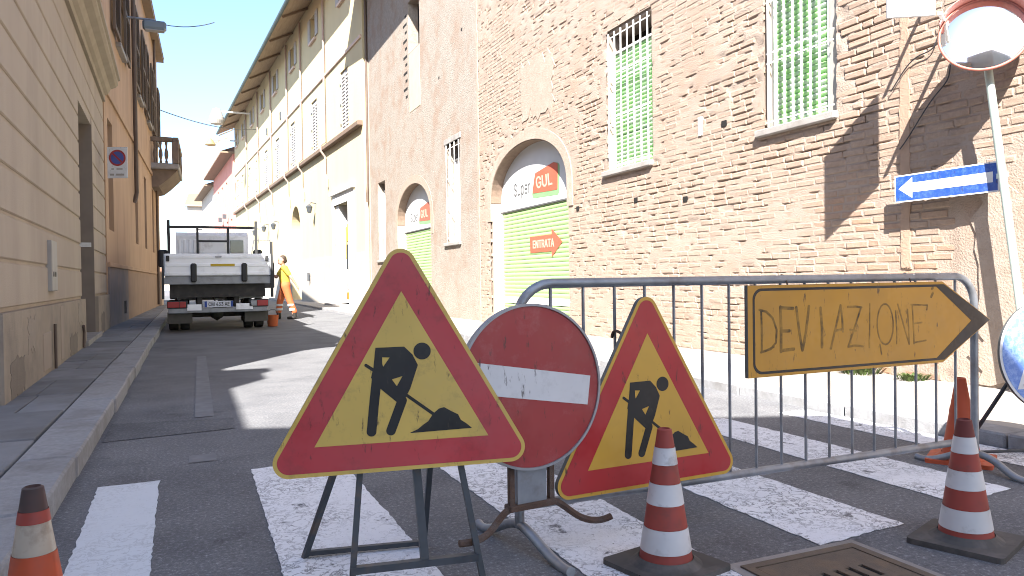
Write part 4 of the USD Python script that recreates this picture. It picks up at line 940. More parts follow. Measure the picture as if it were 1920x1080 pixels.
# detour board on the barrier
dv = Thing('detour_sign', 'long yellow arrow board lettered DEVIAZIONE hanging on the barrier', 'road sign', (2.262, 2.615, 0.592), 0)
DW, DS, DH = 1.615, 1.25, 0.412
board = Polygon([(0, 0), (DS, 0.0), (DW, DH / 2), (DS, DH), (0, DH)])
def dlay(name, poly, d0, d1, mt): part(dv, name, MB().prism(poly, d1 - d0, ((0, -d0, 0), (1, 0, 0), (0, 0, 1), (0, -1, 0))), mt)
dlay('board', board, -0.02, 0.0, BACK)
dlay('yellow_face', board.buffer(-0.001), 0.0003, 0.001, DEVO)
inner = unary_union([sbox(0.028, 0.014, 1.16, DH - 0.014).buffer(-0.05).buffer(0.05), Polygon([(1.0, 0.014), (DS + 0.01, 0.014), (DW - 0.004, DH / 2), (DS + 0.01, DH - 0.014), (1.0, DH - 0.014)])])
yin = unary_union([sbox(0.040, 0.026, 1.16, DH - 0.026).buffer(-0.042).buffer(0.042), Polygon([(1.0, 0.026), (DS - 0.045, 0.026), (DW - 0.150, DH / 2), (DS - 0.045, DH - 0.026), (1.0, DH - 0.026)])])
dlay('black_border', inner.difference(yin), 0.001, 0.0018, SBLK)
# hand-drawn letters
src = np.array([[165, 120], [165, 775], [1510, 103], [1505, 645]], float)
dst = np.array([[0, DH], [0, 0], [DS, DH], [DS, 0]], float)
Amat = []
for (x, y), (u, w) in zip(src, dst):
    Amat += [[x, y, 1, 0, 0, 0, -u * x, -u * y, -u], [0, 0, 0, x, y, 1, -w * x, -w * y, -w]]
Hm = np.linalg.svd(np.array(Amat))[2][-1].reshape(3, 3)
def hm(p): q = Hm @ np.array([p[0], p[1], 1.0]); return (q[0] / q[2], q[1] / q[2])
strokes = {'D': [[(262, 296), (266, 440), (264, 585)], [(250, 292), (300, 305), (345, 350), (372, 430), (366, 520), (330, 565), (258, 590)], [(290, 580), (350, 550)]],
           'E': [[(400, 272), (404, 430), (402, 582)], [(402, 278), (490, 282)], [(402, 440), (462, 438)], [(402, 576), (492, 564)]],
           'V': [[(513, 275), (532, 440), (552, 572)], [(602, 268), (580, 440), (554, 570)]],
           'I': [[(683, 280), (692, 420), (690, 548)]],
           'A': [[(752, 558), (790, 400), (822, 262)], [(822, 262), (832, 350), (836, 440)], [(785, 436), (838, 424)]],
           'Z': [[(872, 272), (925, 270), (966, 276)], [(962, 278), (915, 420), (872, 542)], [(872, 545), (920, 536), (972, 542)], [(885, 428), (925, 436)]],
           'I2': [[(1022, 252), (1020, 400), (1016, 548)]],
           'O': [[(1125 + 54 * math.sin(a), 390 - 138 * math.cos(a)) for a in np.linspace(0.2, 6.4, 22)], [(1088, 530), (1098, 592)]],
           'N': [[(1196, 300), (1202, 420), (1200, 520)], [(1212, 256), (1250, 400), (1284, 524)], [(1276, 290), (1282, 420), (1284, 524)]],
           'E2': [[(1308, 258), (1314, 400), (1316, 520)], [(1300, 258), (1408, 262), (1404, 292)], [(1314, 386), (1370, 378)], [(1316, 514), (1395, 498)]],
           'accent': [[(1446, 145), (1440, 152)], [(1446, 180), (1434, 205)]]}
widths = {'D': 4.5, 'E': 6.5, 'V': 6, 'I': 6.5, 'A': 5, 'Z': 4.5, 'I2': 3.5, 'O': 3.6, 'N': 3.6, 'E2': 3.6, 'accent': 6}
for k, ls in strokes.items():
    g = unary_union([LineString([hm(p) for p in l]).buffer(widths[k] * 0.00118) for l in ls])
    dlay('letter', g, 0.001, 0.0016, INK)
for x in (0.25, 1.05): part(dv, 'wire_hook', MB().tube(smoothline([(x, 0.022, DH - 0.03), (x, 0.03, DH + 0.02), (x, 0.055, DH + 0.045), (x, 0.072, DH + 0.02)], 12), 0.004, 5), RUST)

# cones
def cone(name, label, loc, bands, rub, H=0.50, base=0.30, rz=0.0, lean=(0, 0), r0_=0.095, r1_=0.026, grp=None):
    t = Thing(name, label, 'traffic cone', loc, rz, grp)
    R = Rx(lean[0]) @ Ry(lean[1])
    b = base / 2
    sq = sbox(-b, -b, b, b).buffer(-0.02).buffer(0.02, quad_segs=3)
    m = MB().prism(sq, 0.022)
    m.lathe([(r0_ + 0.035, 0.0215), (r0_ + 0.018, 0.032), (r0_ + 0.003, 0.045)], 28)
    part(t, 'base', m, rub)
    z0 = 0.04
    rad = lambda z: r0_ + (r1_ - r0_) * (z - z0) / (H - z0)
    for i, (a, c, mt) in enumerate(bands):
        za, zc = z0 + a * (H - z0), z0 + c * (H - z0)
        e = 0.0015 if i % 2 else 0.0
        pr = [(rad(za) + e, za), (rad(zc) + e, zc)]
        if c >= 1.0: pr += [(r1_ * 0.75, H + 0.004), (r1_ * 0.68, H - 0.01), (0.0, H - 0.03)]
        part(t, 'band', MB().lathe(pr, 28).xf(R), mt, smooth=40)
    return t
W5 = lambda red, wht, top: [(0.0, 0.10, red), (0.10, 0.28, wht), (0.28, 0.46, red), (0.46, 0.62, wht), (0.62, 0.78, red), (0.78, 0.92, wht), (0.92, 1.0, top)]
b6 = [(0.0, 0.07, CRED), (0.07, 0.25, CWHT), (0.25, 0.43, CRED), (0.43, 0.59, CWHT), (0.59, 0.735, CRED), (0.735, 0.865, CWHT), (0.865, 1.0, CRED)]
cone('traffic_cone', 'red and white striped cone standing before the smaller roadworks triangle', (1.56, 2.245, 0), b6, CRUB, 0.50, 0.33, 12)
b7 = [(0.0, 0.06, CRED), (0.06, 0.24, CWHT), (0.24, 0.41, CRED), (0.41, 0.57, CWHT), (0.57, 0.72, CRED), (0.72, 0.86, CWHT), (0.86, 1.0, mat('cone_dark_red', (0.16, 0.04, 0.035), None, 8, 0.7))]
cone('traffic_cone', 'striped cone with dark red tip at the barrier right end', (2.75, 1.955, 0), b7, CRUB, 0.48, 0.33, 20, lean=(0.0, -0.03))
b8 = [(0.0, 0.12, CCRM), (0.12, 0.30, COR), (0.30, 0.45, CCRM), (0.45, 0.62, COR), (0.62, 0.80, CCRM), (0.80, 0.87, CRED), (0.87, 1.0, CDRK)]
cone('traffic_cone', 'dirty cream and orange cone with blackened tip beside the left kerb', (-0.40, 2.377, 0), b8, CRUB, 0.50, 0.33, 5)
b9 = [(0.0, 0.55, COR), (0.55, 0.62, COR), (0.62, 1.0, COR)]
cone('traffic_cone', 'plain orange sunlit cone behind the barrier right end', (3.93, 2.82, 0), b9, COR, 0.46, 0.32, 30)

# blue keep-right disc on a folding stand, right edge
SBLU2 = sign_paint('sign_blue_faded', (0.11, 0.22, 0.60), (0.26, 0.38, 0.66), amt=0.8, scale=30, lo=0.46, hi=0.60)
bs = Thing('keep_sign', 'round sunlit blue sign with white arrow on dark folding stand', 'road sign', (4.16, 2.46, 0), -20)
RB = Rx(-math.radians(8))
disc(bs, 'plate', Point(0, 0).buffer(0.302, quad_segs=24), -0.018, -0.001, BACK, RB, (0, 0, 0.60))
disc(bs, 'white_edge', Point(0, 0).buffer(0.302, quad_segs=24), -0.001, 0.0, SWHT, RB, (0, 0, 0.60))
disc(bs, 'blue_face', Point(0, 0).buffer(0.288, quad_segs=24), 0.0, 0.001, SBLU2, RB, (0, 0, 0.60))
arw = unary_union([LineString([(0.14, 0.11), (-0.08, -0.06)]).buffer(0.038, cap_style=2), Polygon([(-0.225, -0.165), (-0.14, 0.03), (-0.01, -0.16)])])
disc(bs, 'white_arrow', arw, 0.001, 0.002, SWHT, RB, (0, 0, 0.60))
for p, q_ in (((-0.10, 0.06, 0.62), (-0.30, 0.34, 0.0)), ((0.10, 0.06, 0.62), (0.26, 0.34, 0.0)), ((-0.09, 0.04, 0.45), (-0.16, -0.10, 0.0)), ((0.09, 0.04, 0.45), (0.16, -0.10, 0.0))):
    part(bs, 'leg', MB().tube([p, q_], 0.011, 6), STAND)
part(bs, 'cross_bar', MB().tube([(-0.29, 0.32, 0.03), (0.25, 0.32, 0.03)], 0.009, 6), STAND)

# manhole cover
mh = Thing('manhole_cover', 'rusty cast iron manhole cover with slots let into the asphalt', 'manhole cover', (2.06, 1.87, 0), 0)
part(mh, 'frame', MB().prism(sbox(-0.27, -0.25, 0.27, 0.25).difference(sbox(-0.235, -0.215, 0.235, 0.215)), 0.012), CASTI)
part(mh, 'concrete_edge', MB().prism(sbox(-0.31, -0.29, 0.31, 0.29).difference(sbox(-0.271, -0.251, 0.271, 0.251)), 0.006), STONE)
lid = sbox(-0.23, -0.21, 0.23, 0.21)
sl_ = [sbox(x - 0.012, y - 0.05, x + 0.012, y + 0.05) for x in (-0.12, -0.06, 0.0, 0.06, 0.12) for y in (-0.11, 0.03)]
part(mh, 'lid', MB().prism(lid.difference(unary_union(sl_)), 0.010), CASTI)
part(mh, 'slot_void', MB().box(-0.22, 0.22, -0.2, 0.2, 0.0015, 0.003), DARK)

# ================================================================== mirror pole and its signs
pole_b, pole_t = np.array([5.90, 3.655, 0.08]), np.array([5.872, 4.04, 3.25])
mp = Thing('traffic_mirror', 'round convex traffic mirror with red rim on leaning pale pole', 'traffic mirror', (5.90, 3.655, 0.0))
part(mp, 'pole', MB().tube([pole_b - (5.90, 3.655, 0), pole_t - (5.90, 3.655, 0)], 0.030, 14), POLE, smooth=40)
mc = np.array([5.80, 3.95, 2.93])
camd = np.array([0, 0, 1.05]) - mc; camd /= np.linalg.norm(camd)
fn = camd * 0.97 + np.array([0.0, 0.0, 0.52]) + np.array([0.0, -0.12, 0.0]); fn /= np.linalg.norm(fn)
ax = np.cross([0, 0, 1.0], fn); ax /= np.linalg.norm(ax); ay = np.cross(fn, ax)
RM = np.stack([ax, ay, fn], 1)
Rc, rm = 1.35, 0.295
pr = [(rm * u, math.sqrt(Rc ** 2 - (rm * u) ** 2) - math.sqrt(Rc ** 2 - rm ** 2)) for u in np.linspace(1, 0.001, 18)]
loc_ = mc - np.array([5.90, 3.655, 0.0])
part(mp, 'mirror_glass', MB().lathe(pr, 56).xf(RM, loc_), MIRR, smooth=True)
part(mp, 'rim', MB().tube([(0.308 * math.cos(a), 0.308 * math.sin(a), -0.002) for a in np.linspace(0, 2 * math.pi, 57)[:-1]], 0.011, 10, closed=True).xf(RM, loc_), MRED, smooth=40)
th = np.linspace(math.radians(18), math.radians(162), 30)
vis = [[(r * math.cos(a), r * math.sin(a), z) for a in th] for r, z in ((0.318, 0.0), (0.330, 0.085), (0.324, 0.085), (0.312, 0.0))]
vv = np.array(vis).reshape(-1, 3); k = len(th)
ff = [[i * k + j, i * k + j + 1, ((i + 1) % 4) * k + j + 1, ((i + 1) % 4) * k + j] for i in range(4) for j in range(k - 1)]
part(mp, 'visor', MB().add(vv, ff).xf(RM, loc_), MRED)
part(mp, 'back_shell', MB().lathe([(0.305, -0.005), (0.27, -0.05), (0.0, -0.07)], 40).xf(RM, loc_), MRED, smooth=40)
part(mp, 'bracket', MB().bar(loc_ - fn * 0.05, np.array([-0.024, 0.355, 2.93]), 0.03), POLE)

ow = Thing('one_way_sign', 'blue rectangular one way sign with white arrow pointing left', 'road sign', (5.945, 3.93, 1.69), 0)
def owlay(name, poly, d0, d1, mt):
    """Board parallel to the wall: polygon (u leftwards along +y, v up), facing -x."""
    part(ow, name, MB().prism(poly, d1 - d0, ((-d0, 0, 0), (0, 1, 0), (0, 0, 1), (-1, 0, 0))), mt)
owlay('plate', sbox(0, 0, 0.96, 0.245), -0.02, -0.001, BACK)
owlay('white_edge', sbox(0, 0, 0.96, 0.245), -0.001, 0.0, SWHT)
owlay('blue_face', sbox(0.012, 0.012, 0.948, 0.233), 0.0, 0.001, SBLU)
owlay('white_arrow', Polygon([(0.92, 0.122), (0.78, 0.215), (0.78, 0.165), (0.05, 0.165), (0.05, 0.08), (0.78, 0.08), (0.78, 0.03)]), 0.001, 0.002, SWHT)
part(ow, 'clamp', MB().bar((-0.003, 0.0, 0.12), (-0.06, -0.09, 0.12), 0.04), POLE)

ps = Thing('panel_sign', 'white rectangular panel sign held out from the wall left of the mirror', 'sign', (5.09, 4.25, 0), -31)
part(ps, 'panel', MB().cbox(0.0, 0.36, -0.012, 0.012, 3.06, 3.93, 0.004), BOARD)
part(ps, 'bracket_bar', MB().bar((0.39, 0.0, 3.08), (0.72, 0.60, 3.12), 0.025), WHTP)
part(ps, 'bracket_bar', MB().bar((0.39, 0.0, 3.84), (0.72, 0.60, 3.86), 0.025), WHTP)
for a_, b_, z_ in ((0.05, 0.10, 3.12), (0.12, 0.22, 3.125), (0.06, 0.16, 3.20), (0.19, 0.28, 3.205)):
    part(ps, 'faint_print', MB().box(a_, b_, -0.0135, -0.012, z_, z_ + 0.028), mat('lettering_pale_grey', (0.40, 0.40, 0.43), None, 3, 0.6))

# no parking sign on the left
npk = Thing('no_parking_sign', 'white no parking sign with blue and red disc on the left wall', 'road sign', (-1.29, 17.05, 3.19), -20)
part(npk, 'plate', MB().cbox(-0.20, 0.20, 0.0, 0.012, 0, 0.63, 0.004), SWHT)
def nlay(name, poly, d0, d1, mt): part(npk, name, MB().prism(poly, d1 - d0, ((0, -d0, 0), (1, 0, 0), (0, 0, 1), (0, -1, 0))), mt)
c0 = Point(0.0, 0.41)
nlay('red_ring', c0.buffer(0.165).difference(c0.buffer(0.128)), 0.0, 0.002, SRED2)
nlay('blue_field', c0.buffer(0.128), 0.0, 0.0015, mat('np_blue', (0.07, 0.10, 0.33), None, 5, 0.5))
nlay('red_stroke', LineString([(-0.1, 0.51), (0.1, 0.31)]).buffer(0.018).intersection(c0.buffer(0.128)), 0.0015, 0.003, MATS['sign_red_faded'])
for a in ((-0.12, -0.07, 0.17, 0.20), (-0.02, 0.10, 0.17, 0.20), (-0.15, -0.07, 0.05, 0.09), (-0.03, 0.13, 0.05, 0.09)):
    nlay('small_text', sbox(a[0], a[2], a[1], a[3]), 0.0, 0.0015, MATS['grey_door'])
part(npk, 'bracket', MB().bar((-0.18, 0.02, 0.5), (-0.30, 0.30, 0.5), 0.03), GALV)
# street lamp on the left
sl2 = Thing('street_lamp', 'grey street lamp on an arm from the orange house', 'street lamp', (-1.42, 22.2, 8.0))
part(sl2, 'arm', MB().tube([(0, 0, 0.1), (0.7, 0, 0.1)], 0.03, 8), GALV)
part(sl2, 'lamp_head', MB().cbox(0.40, 0.98, -0.15, 0.15, -0.17, 0.06, 0.05), mat('lamp_grey', (0.16, 0.19, 0.21), None, 5, 0.5))
part(sl2, 'lens', MB().cbox(0.45, 0.93, -0.11, 0.11, -0.20, -0.172, 0.01), PALESH)
part(sl2, 'wire', MB().tube(smoothline([(0.98, 0, 0.0), (1.5, 0.2, 0.08), (2.2, 0.4, 0.35)], 10), 0.012, 5), WIRE)
# overhead wires with hung lamps
def wire(name, label, a, b, sag, n=24):
    a, b = np.array(a, float), np.array(b, float)
    pts = [a + (b - a) * u - np.array([0, 0, 4 * sag * u * (1 - u)]) for u in np.linspace(0, 1, n)]
    return single(name, MB().tube(pts, 0.022, 5), WIRE, label, 'wire')
wire('overhead_wire', 'thin dark wire crossing the street above the balcony', (-1.12, 35.6, 8.55), (4.4, 54.5, 11.6), 0.30)
hl = Thing('hanging_lamp', 'white lamp hung over the street before the cream eaves', 'street lamp', (2.0, 57.0, 0))
part(hl, 'shade', MB().lathe([(0.0, 13.45), (0.25, 13.35), (0.5, 12.75), (0.52, 12.55), (0.42, 12.3), (0.0, 12.2)], 20), GREYBOX)
part(hl, 'arm', MB().tube([(0.2, 0, 13.2), (2.35, 0, 13.2)], 0.07, 6), WHTP)
hl2 = Thing('hanging_lamp', 'yellowish lamp hung below the white one further off', 'street lamp', (1.75, 64.0, 0))
part(hl2, 'shade', MB().lathe([(0.0, 12.55), (0.12, 12.5), (0.30, 12.2), (0.42, 12.0), (0.38, 11.95), (0.0, 12.0)], 20), mat('lamp_cream', (0.30, 0.22, 0.10), None, 5, 0.6))
part(hl2, 'arm', MB().tube([(0.2, 0, 12.4), (2.2, 0, 12.4)], 0.06, 6), PALESH)

# ================================================================== tipper truck
tk = Thing('tipper_truck', 'white tipper truck with black ladder frame parked at the left kerb', 'truck', (0.57, 17.0, 0))
W_ = 1.06
tg = group_part(tk, 'tailgate')
part(tg, 'panel', MB().cbox(-W_ + 0.03, W_ - 0.02, 0.0, 0.035, 1.20, 1.66, 0.008), TRWHT)
for z in (1.24, 1.42, 1.60):
    part(tg, 'rib', MB().cbox(-W_ + 0.06, W_ - 0.05, -0.016, 0.0, z - 0.03, z + 0.03, 0.006), TRWHT)
part(tg, 'yellow_sticker', MB().box(-0.15, 0.33, -0.0185, -0.016, 1.395, 1.445), HVY)
for x in (-0.48, 0.52):
    part(tg, 'hinge', MB().cbox(x - 0.06, x + 0.06, -0.05, 0.0, 1.06, 1.46, 0.03), BLACKP)
for x in (-0.97, 0.98):
    part(tg, 'latch', MB().cbox(x - 0.03, x + 0.03, -0.045, 0.0, 1.50, 1.62, 0.01), BLACKP)
part(tg, 'handle', MB().tube([(-0.05, -0.02, 1.60), (-0.05, -0.05, 1.59), (0.06, -0.05, 1.59), (0.06, -0.02, 1.60)], 0.008, 6), BLACKP)
part(tk, 'air_hose', MB().tube(smoothline([(0.2, 0.3, 0.72), (0.28, 0.1, 0.60), (0.16, 0.02, 0.56), (-0.02, 0.1, 0.62), (-0.1, 0.3, 0.74)]), 0.012, 6), BLACKP)
part(tk, 'side_board', MB().cbox(-W_, -W_ + 0.035, 0.03, 3.45, 1.20, 1.66, 0.008), TRWHT)
part(tk, 'side_board', MB().cbox(W_ - 0.02, W_ + 0.015, 0.03, 3.45, 1.20, 1.66, 0.008), TRWHT)
part(tk, 'corner_post', MB().box(W_ + 0.0, W_ + 0.05, -0.02, 0.06, 0.72, 1.92), BLACKP)
part(tk, 'corner_post', MB().box(-W_ - 0.03, -W_ + 0.015, -0.02, 0.06, 0.72, 1.72), BLACKP)
part(tk, 'bed', MB().box(-W_ + 0.03, W_ - 0.03, 0.04, 3.45, 1.10, 1.20), TRGREY)
part(tk, 'rear_beam', MB().cbox(-W_, W_, 0.02, 0.12, 1.02, 1.17, 0.01), TRGREY)
part(tk, 'subframe', MB().box(-0.95, 0.95, 0.15, 3.5, 0.74, 1.08), CHASS)
part(tk, 'chassis_rail', MB().box(-0.42, -0.32, 0.2, 5.2, 0.52, 0.76), CHASS)
part(tk, 'chassis_rail', MB().box(0.32, 0.42, 0.2, 5.2, 0.52, 0.76), CHASS)
bp = group_part(tk, 'rear_bumper')
part(bp, 'beam', MB().cbox(-0.98, 0.98, -0.02, 0.06, 0.42, 0.52, 0.01), TRGREY)
part(bp, 'stripe_plate', MB().cbox(-0.62, -0.34, -0.03, -0.02, 0.47, 0.60, 0.003), TRWHT)
part(bp, 'stripe_plate', MB().cbox(0.34, 0.68, -0.03, -0.02, 0.47, 0.60, 0.003), TRWHT)
for s_ in (-1, 1):
    lp = group_part(tk, 'tail_lamp')
    part(lp, 'housing', MB().cbox(s_ * 0.80 - 0.20, s_ * 0.80 + 0.20, -0.03, 0.05, 0.52, 0.68, 0.01), BLACKP)
    part(lp, 'red_lens', MB().cbox(s_ * 0.88 - 0.11, s_ * 0.88 + 0.11, -0.045, -0.03, 0.54, 0.66, 0.005), LAMPR)
    part(lp, 'orange_lens', MB().cbox(s_ * 0.70 - 0.06, s_ * 0.70 + 0.06, -0.045, -0.03, 0.54, 0.66, 0.005), LAMPR if s_ < 0 else TRGREY)
    part(tk, 'mudflap', MB().box(s_ * 0.76 - 0.24, s_ * 0.76 + 0.24, 0.10, 0.115, 0.20, 0.44), mat('dusty_rubber', (0.10, 0.092, 0.08), (0.075, 0.07, 0.06), 8, 0.9))
npl = group_part(tk, 'number_plate')
part(npl, 'plate', MB().cbox(-0.28, 0.28, -0.045, -0.03, 0.53, 0.66, 0.003), PLATEW)
part(npl, 'blue_band', MB().box(-0.28, -0.235, -0.0465, -0.045, 0.533, 0.657), PBLUE)
part(npl, 'blue_band', MB().box(0.235, 0.28, -0.0465, -0.045, 0.533, 0.657), PBLUE)
tm = meshkit.text_mesh('CM 433 AE', 0.075, 0.0015, bold=True); v = np.array(tm.vertices); wd = v[:, 0].max()
part(npl, 'lettering', (np.c_[(v[:, 0] - wd / 2) * 0.42 / wd, -0.0452 - v[:, 2], 0.558 + v[:, 1]], np.array(tm.faces)), SBLK)
def wheel(x, y, w, R=0.34):
    h = group_part(tk, 'wheel')
    pr = [(R * 0.55, -w / 2), (R * 0.95, -w / 2), (R, -w / 2 + 0.03), (R, w / 2 - 0.03), (R * 0.95, w / 2), (R * 0.55, w / 2)]
    part(h, 'tyre', MB().lathe(pr, 26).xf(Ry(math.pi / 2), (x, y, R)), RUBBER, smooth=40)
    part(h, 'rim', MB().lathe([(0.0, -w * 0.3), (R * 0.5, -w * 0.3), (R * 0.56, -w / 2), (R * 0.56, w / 2), (R * 0.5, w * 0.3), (0, w * 0.3)], 20).xf(Ry(math.pi / 2), (x, y, R)), TRGREY, smooth=40)
for s_ in (-1, 1):
    wheel(s_ * 0.90, 1.35, 0.19); wheel(s_ * 0.67, 1.35, 0.19); wheel(s_ * 0.82, 4.6, 0.21)
part(tk, 'axle', MB().tube([(-0.9, 1.35, 0.34), (0.9, 1.35, 0.34)], 0.07, 10), CHASS)
part(tk, 'differential', MB().lathe([(0, -0.18), (0.13, -0.1), (0.16, 0), (0.13, 0.1), (0, 0.18)], 14, (0, 1.35, 0.36)), CHASS)
part(tk, 'exhaust_box', MB().tube([(0.15, 2.4, 0.5), (0.15, 3.4, 0.5)], 0.12, 10), RUST)
part(tk, 'tool_box', MB().cbox(0.35, 0.92, 0.3, 0.7, 0.70, 0.78, 0.01), TRGREY)
# ladder frame at the front of the bed
lf = group_part(tk, 'ladder_frame')
fy = 3.4
for x in (-W_ + 0.04, W_ - 0.02): part(lf, 'post', MB().bar((x, fy, 1.2), (x, fy, 2.62), 0.065), BLACKP)
part(lf, 'top_bar', MB().bar((-W_, fy, 2.45), (W_, fy, 2.45), 0.06, up=(0, 1, 0)), BLACKP)
for x in (-0.36, 0.36): part(lf, 'upright', MB().bar((x, fy, 1.66), (x, fy, 2.42), 0.055), BLACKP)
part(lf, 'middle_bar', MB().bar((-0.36, fy, 2.1), (0.36, fy, 2.1), 0.05, up=(0, 1, 0)), BLACKP)
part(lf, 'lower_bar', MB().bar((-W_, fy, 1.74), (W_, fy, 1.74), 0.06, up=(0, 1, 0)), BLACKP)
part(tk, 'headboard', MB().box(-W_ + 0.05, W_ - 0.04, fy + 0.035, fy + 0.07, 1.1, 1.75), TRGREY)
# cab
cabp = Polygon([(3.65, 0.62), (5.6, 0.55), (5.75, 1.1), (5.35, 1.55), (4.95, 2.28), (4.6, 2.36), (3.75, 2.34), (3.65, 2.25)])
cm = MB().prism(cabp.buffer(-0.06).buffer(0.06), 1.72, ((-0.86, 0, 0), (0, 1, 0), (0, 0, 1), (1, 0, 0)))
cg = group_part(tk, 'cab')
part(cg, 'shell', cm, TRWHT)
part(cg, 'rear_window', MB().cbox(0.42, 0.74, 3.62, 3.65, 1.82, 2.14, 0.004), GLASSD)
part(cg, 'rear_panel', MB().cbox(-0.32, 0.32, 3.61, 3.65, 1.78, 2.10, 0.01), TRWHT)
for x in (-0.78, -0.66, -0.54, -0.42):
    part(cg, 'rear_rib', MB().cbox(x - 0.03, x + 0.03, 3.625, 3.65, 1.75, 2.15, 0.008), TRWHT)
part(cg, 'windscreen', MB().add([(-0.75, 5.40, 1.56), (0.75, 5.40, 1.56), (0.70, 5.02, 2.22), (-0.70, 5.02, 2.22)], [[0, 1, 2, 3]]), GLASSD)
dr = group_part(tk, 'open_cab_door')
part(dr, 'door_skin', MB().cbox(0.95, 1.60, 4.62, 4.68, 0.88, 1.58, 0.02), mat('door_trim', (0.035, 0.036, 0.04), None, 6, 0.7))
part(dr, 'window_frame', MB().tube([(0.98, 4.65, 1.58), (1.08, 4.65, 2.2), (1.5, 4.65, 2.2), (1.58, 4.65, 1.58)], 0.022, 6), TRWHT)
for s_ in (-1, 1):
    mr = group_part(tk, 'side_mirror')
    part(mr, 'stay', MB().tube([(s_ * 0.86, 5.1, 1.7), (s_ * 1.15, 5.0, 1.75), (s_ * 1.2, 4.98, 1.9)], 0.018, 6), BLACKP)
    part(mr, 'housing', MB().cbox(s_ * 1.2 - 0.12, s_ * 1.2 + 0.12, 4.95, 5.05, 1.48, 1.95, 0.04), BLACKP)
part(tk, 'wing', MB().cbox(-0.96, -0.86, 0.9, 1.9, 0.70, 0.74, 0.01), CHASS)

# orange bucket beside the truck
bk = Thing('bucket', 'small orange red bucket on the road right of the truck', 'bucket', (1.78, 18.3, 0))
part(bk, 'body', MB().lathe([(0.0, 0.01), (0.11, 0.01), (0.14, 0.27), (0.13, 0.27), (0.105, 0.03), (0.0, 0.03)], 18), HVO, smooth=40)
part(bk, 'handle', MB().tube(arcpts((0, 0, 0.26), 0.14, 0.15, math.pi - 0.15, 12), 0.007, 5), STAND)

# ================================================================== road worker
def chain(segs):
    """Hull of spheres along bones, joined and smoothed: one continuous surface."""
    out = None
    for a, ra, b, rb in segs:
        s = manifold3d.Manifold.sphere(ra, 18).translate([float(x) for x in a]); e = manifold3d.Manifold.sphere(rb, 18).translate([float(x) for x in b])
        h = manifold3d.Manifold.batch_hull([s, e]); out = h if out is None else out + h
    out = out.refine_to_length(0.03)
    mm = out.to_mesh()
    t = trimesh.Trimesh(mm.vert_properties[:, :3], mm.tri_verts, process=True)
    trimesh.smoothing.filter_taubin(t, iterations=8)
    return t
wk = Thing('person', 'road worker in yellow top and orange trousers standing by the truck', 'person', (2.45, 21.6, 0), 0)
# local axes: faces -x (towards the truck), y away from the viewer
hipL, hipR = np.array([0, -0.10, 0.92]), np.array([0, 0.10, 0.92])
knL, knR = np.array([0.11, -0.12, 0.50]), np.array([-0.13, 0.12, 0.50])
anL, anR = np.array([0.22, -0.12, 0.10]), np.array([-0.17, 0.13, 0.10])
chest, neck, headc = np.array([-0.03, 0, 1.30]), np.array([-0.04, 0, 1.50]), np.array([-0.07, -0.01, 1.645])
shL, shR = np.array([-0.02, -0.19, 1.42]), np.array([-0.02, 0.19, 1.42])
elL, wrL = np.array([0.14, -0.27, 1.16]), np.array([0.27, -0.25, 0.95])
elR, wrR = np.array([-0.20, 0.24, 1.18]), np.array([-0.42, 0.16, 1.28])
body = [(headc + (0, 0, 0.02), 0.098, headc - (0.02, 0, 0.06), 0.078), (neck - (0, 0, 0.03), 0.056, headc - (0, 0, 0.05), 0.058),
        (headc - (0.10, 0, 0.015), 0.016, headc - (0.08, 0, -0.02), 0.012), (headc - (0.085, 0, 0.075), 0.03, headc - (0.04, 0, 0.07), 0.05),
        (headc + (0.01, -0.095, -0.01), 0.02, headc + (0.01, 0.095, -0.01), 0.02),
        (chest, 0.13, np.array([0, 0, 1.0]), 0.125), (hipL, 0.09, knL, 0.06), (hipR, 0.09, knR, 0.06), (knL, 0.06, anL, 0.042), (knR, 0.06, anR, 0.042),
        (shL, 0.055, elL, 0.042), (elL, 0.042, wrL, 0.030), (shR, 0.055, elR, 0.042), (elR, 0.042, wrR, 0.030)]
for wr, el in ((wrL, elL), (wrR, elR)):
    d = (wr - el) / np.linalg.norm(wr - el); sd = np.cross(d, [0, 0, 1.0]); sd /= np.linalg.norm(sd); nn = np.cross(sd, d)
    palm = wr + d * 0.085
    body.append((wr, 0.028, palm, 0.034))
    for k, L in enumerate((0.065, 0.078, 0.072, 0.055)):
        b0 = palm + sd * (k - 1.5) * 0.02 + d * 0.015; b1 = b0 + d * L * 0.55 - nn * 0.01; b2 = b1 + d * L * 0.35 - nn * 0.03
        body += [(b0, 0.010, b1, 0.009), (b1, 0.009, b2, 0.008)]
    body += [(wr + d * 0.03 + sd * -0.03, 0.012, wr + d * 0.07 + sd * -0.06, 0.010)]
part(wk, 'body', chain(body), SKIN, smooth=True)
part(wk, 'hair', chain([(headc + (0.025, 0, 0.045), 0.098, headc + (0.06, 0, -0.02), 0.075)]), HAIR, smooth=True)
part(wk, 'shirt', chain([(shL + (0, 0.02, 0), 0.085, shR - (0, 0.02, 0), 0.085), (chest, 0.145, np.array([0, 0, 1.02]), 0.138), (shL, 0.080, shL + (elL - shL) * 0.65, 0.062), (shR, 0.080, shR + (elR - shR) * 0.65, 0.062), (chest + (0.02, 0, 0.1), 0.11, chest, 0.14)]), HVY, smooth=True)
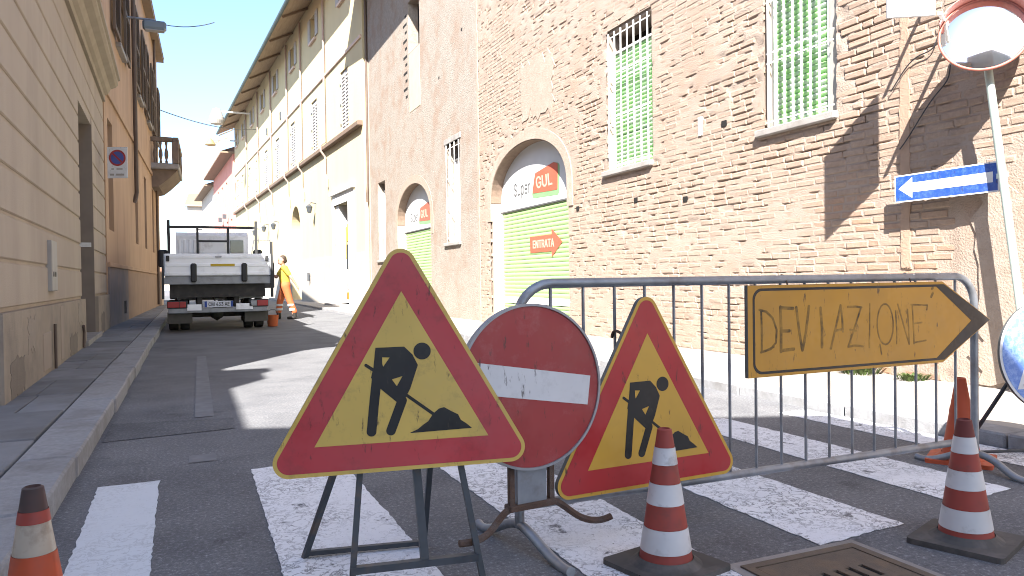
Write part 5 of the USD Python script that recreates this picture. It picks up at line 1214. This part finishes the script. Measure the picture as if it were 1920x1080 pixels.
part(wk, 'trousers', chain([(np.array([0, -0.05, 0.94]), 0.145, np.array([0, 0.05, 0.94]), 0.145), (hipL, 0.115, knL, 0.088), (knL, 0.088, anL + (0, 0, 0.12), 0.078), (hipR, 0.115, knR, 0.088), (knR, 0.088, anR + (0, 0, 0.12), 0.078)]), HVO, smooth=True)
for kn, an in ((knL, anL), (knR, anR)):
    for u in (0.25, 0.55):
        p = kn + (an - kn) * u
        part(wk, 'reflective_band', MB().tube([p + (0, 0, 0.03), p - (0, 0, 0.03)], 0.092, 14), REFL)
    part(wk, 'boot', chain([(an + (0.0, 0, 0.12), 0.062, an + (0.01, 0, -0.04), 0.058), (an + (0.02, 0, -0.055), 0.045, an + (-0.16, 0, -0.06), 0.038)]), BOOT, smooth=True)

# ================================================================== weeds along the wall foot
def weed(loc, n, h, spread, seed, label):
    r = np.random.default_rng(seed); m = MB()
    for _ in range(n):
        a = r.uniform(0, 2 * math.pi); rr2 = spread * math.sqrt(r.random()); b = np.array([rr2 * math.cos(a), rr2 * math.sin(a), 0.0])
        d = np.array([math.cos(a) * r.uniform(0.2, 0.9), math.sin(a) * r.uniform(0.2, 0.9), 1.0]); d /= np.linalg.norm(d)
        L = h * r.uniform(0.4, 1.0); w = 0.006 + 0.01 * r.random()
        s = np.cross(d, [0, 0, 1.0]) + 1e-3; s /= np.linalg.norm(s)
        p1, p2 = b + d * L * 0.6, b + d * L + np.array([math.cos(a), math.sin(a), -0.6]) * L * 0.25
        m.add([b - s * w * 0.4, b + s * w * 0.4, p1 + s * w, p1 - s * w, p2], [[0, 1, 2], [0, 2, 3], [3, 2, 4]])
    t = Thing('weed', label, 'plant', loc)
    part(t, 'leaves', m, WEED)
weed((5.95, 5.3, 0.08), 160, 0.14, 0.16, 1, 'low tuft of weeds at the brick wall foot behind the barrier')
weed((5.98, 4.75, 0.08), 120, 0.10, 0.12, 2, 'smaller tuft of weeds nearer the mirror pole')
weed((6.0, 6.6, 0.08), 90, 0.08, 0.14, 3, 'sparse weeds at the wall foot under the nearer barred window')
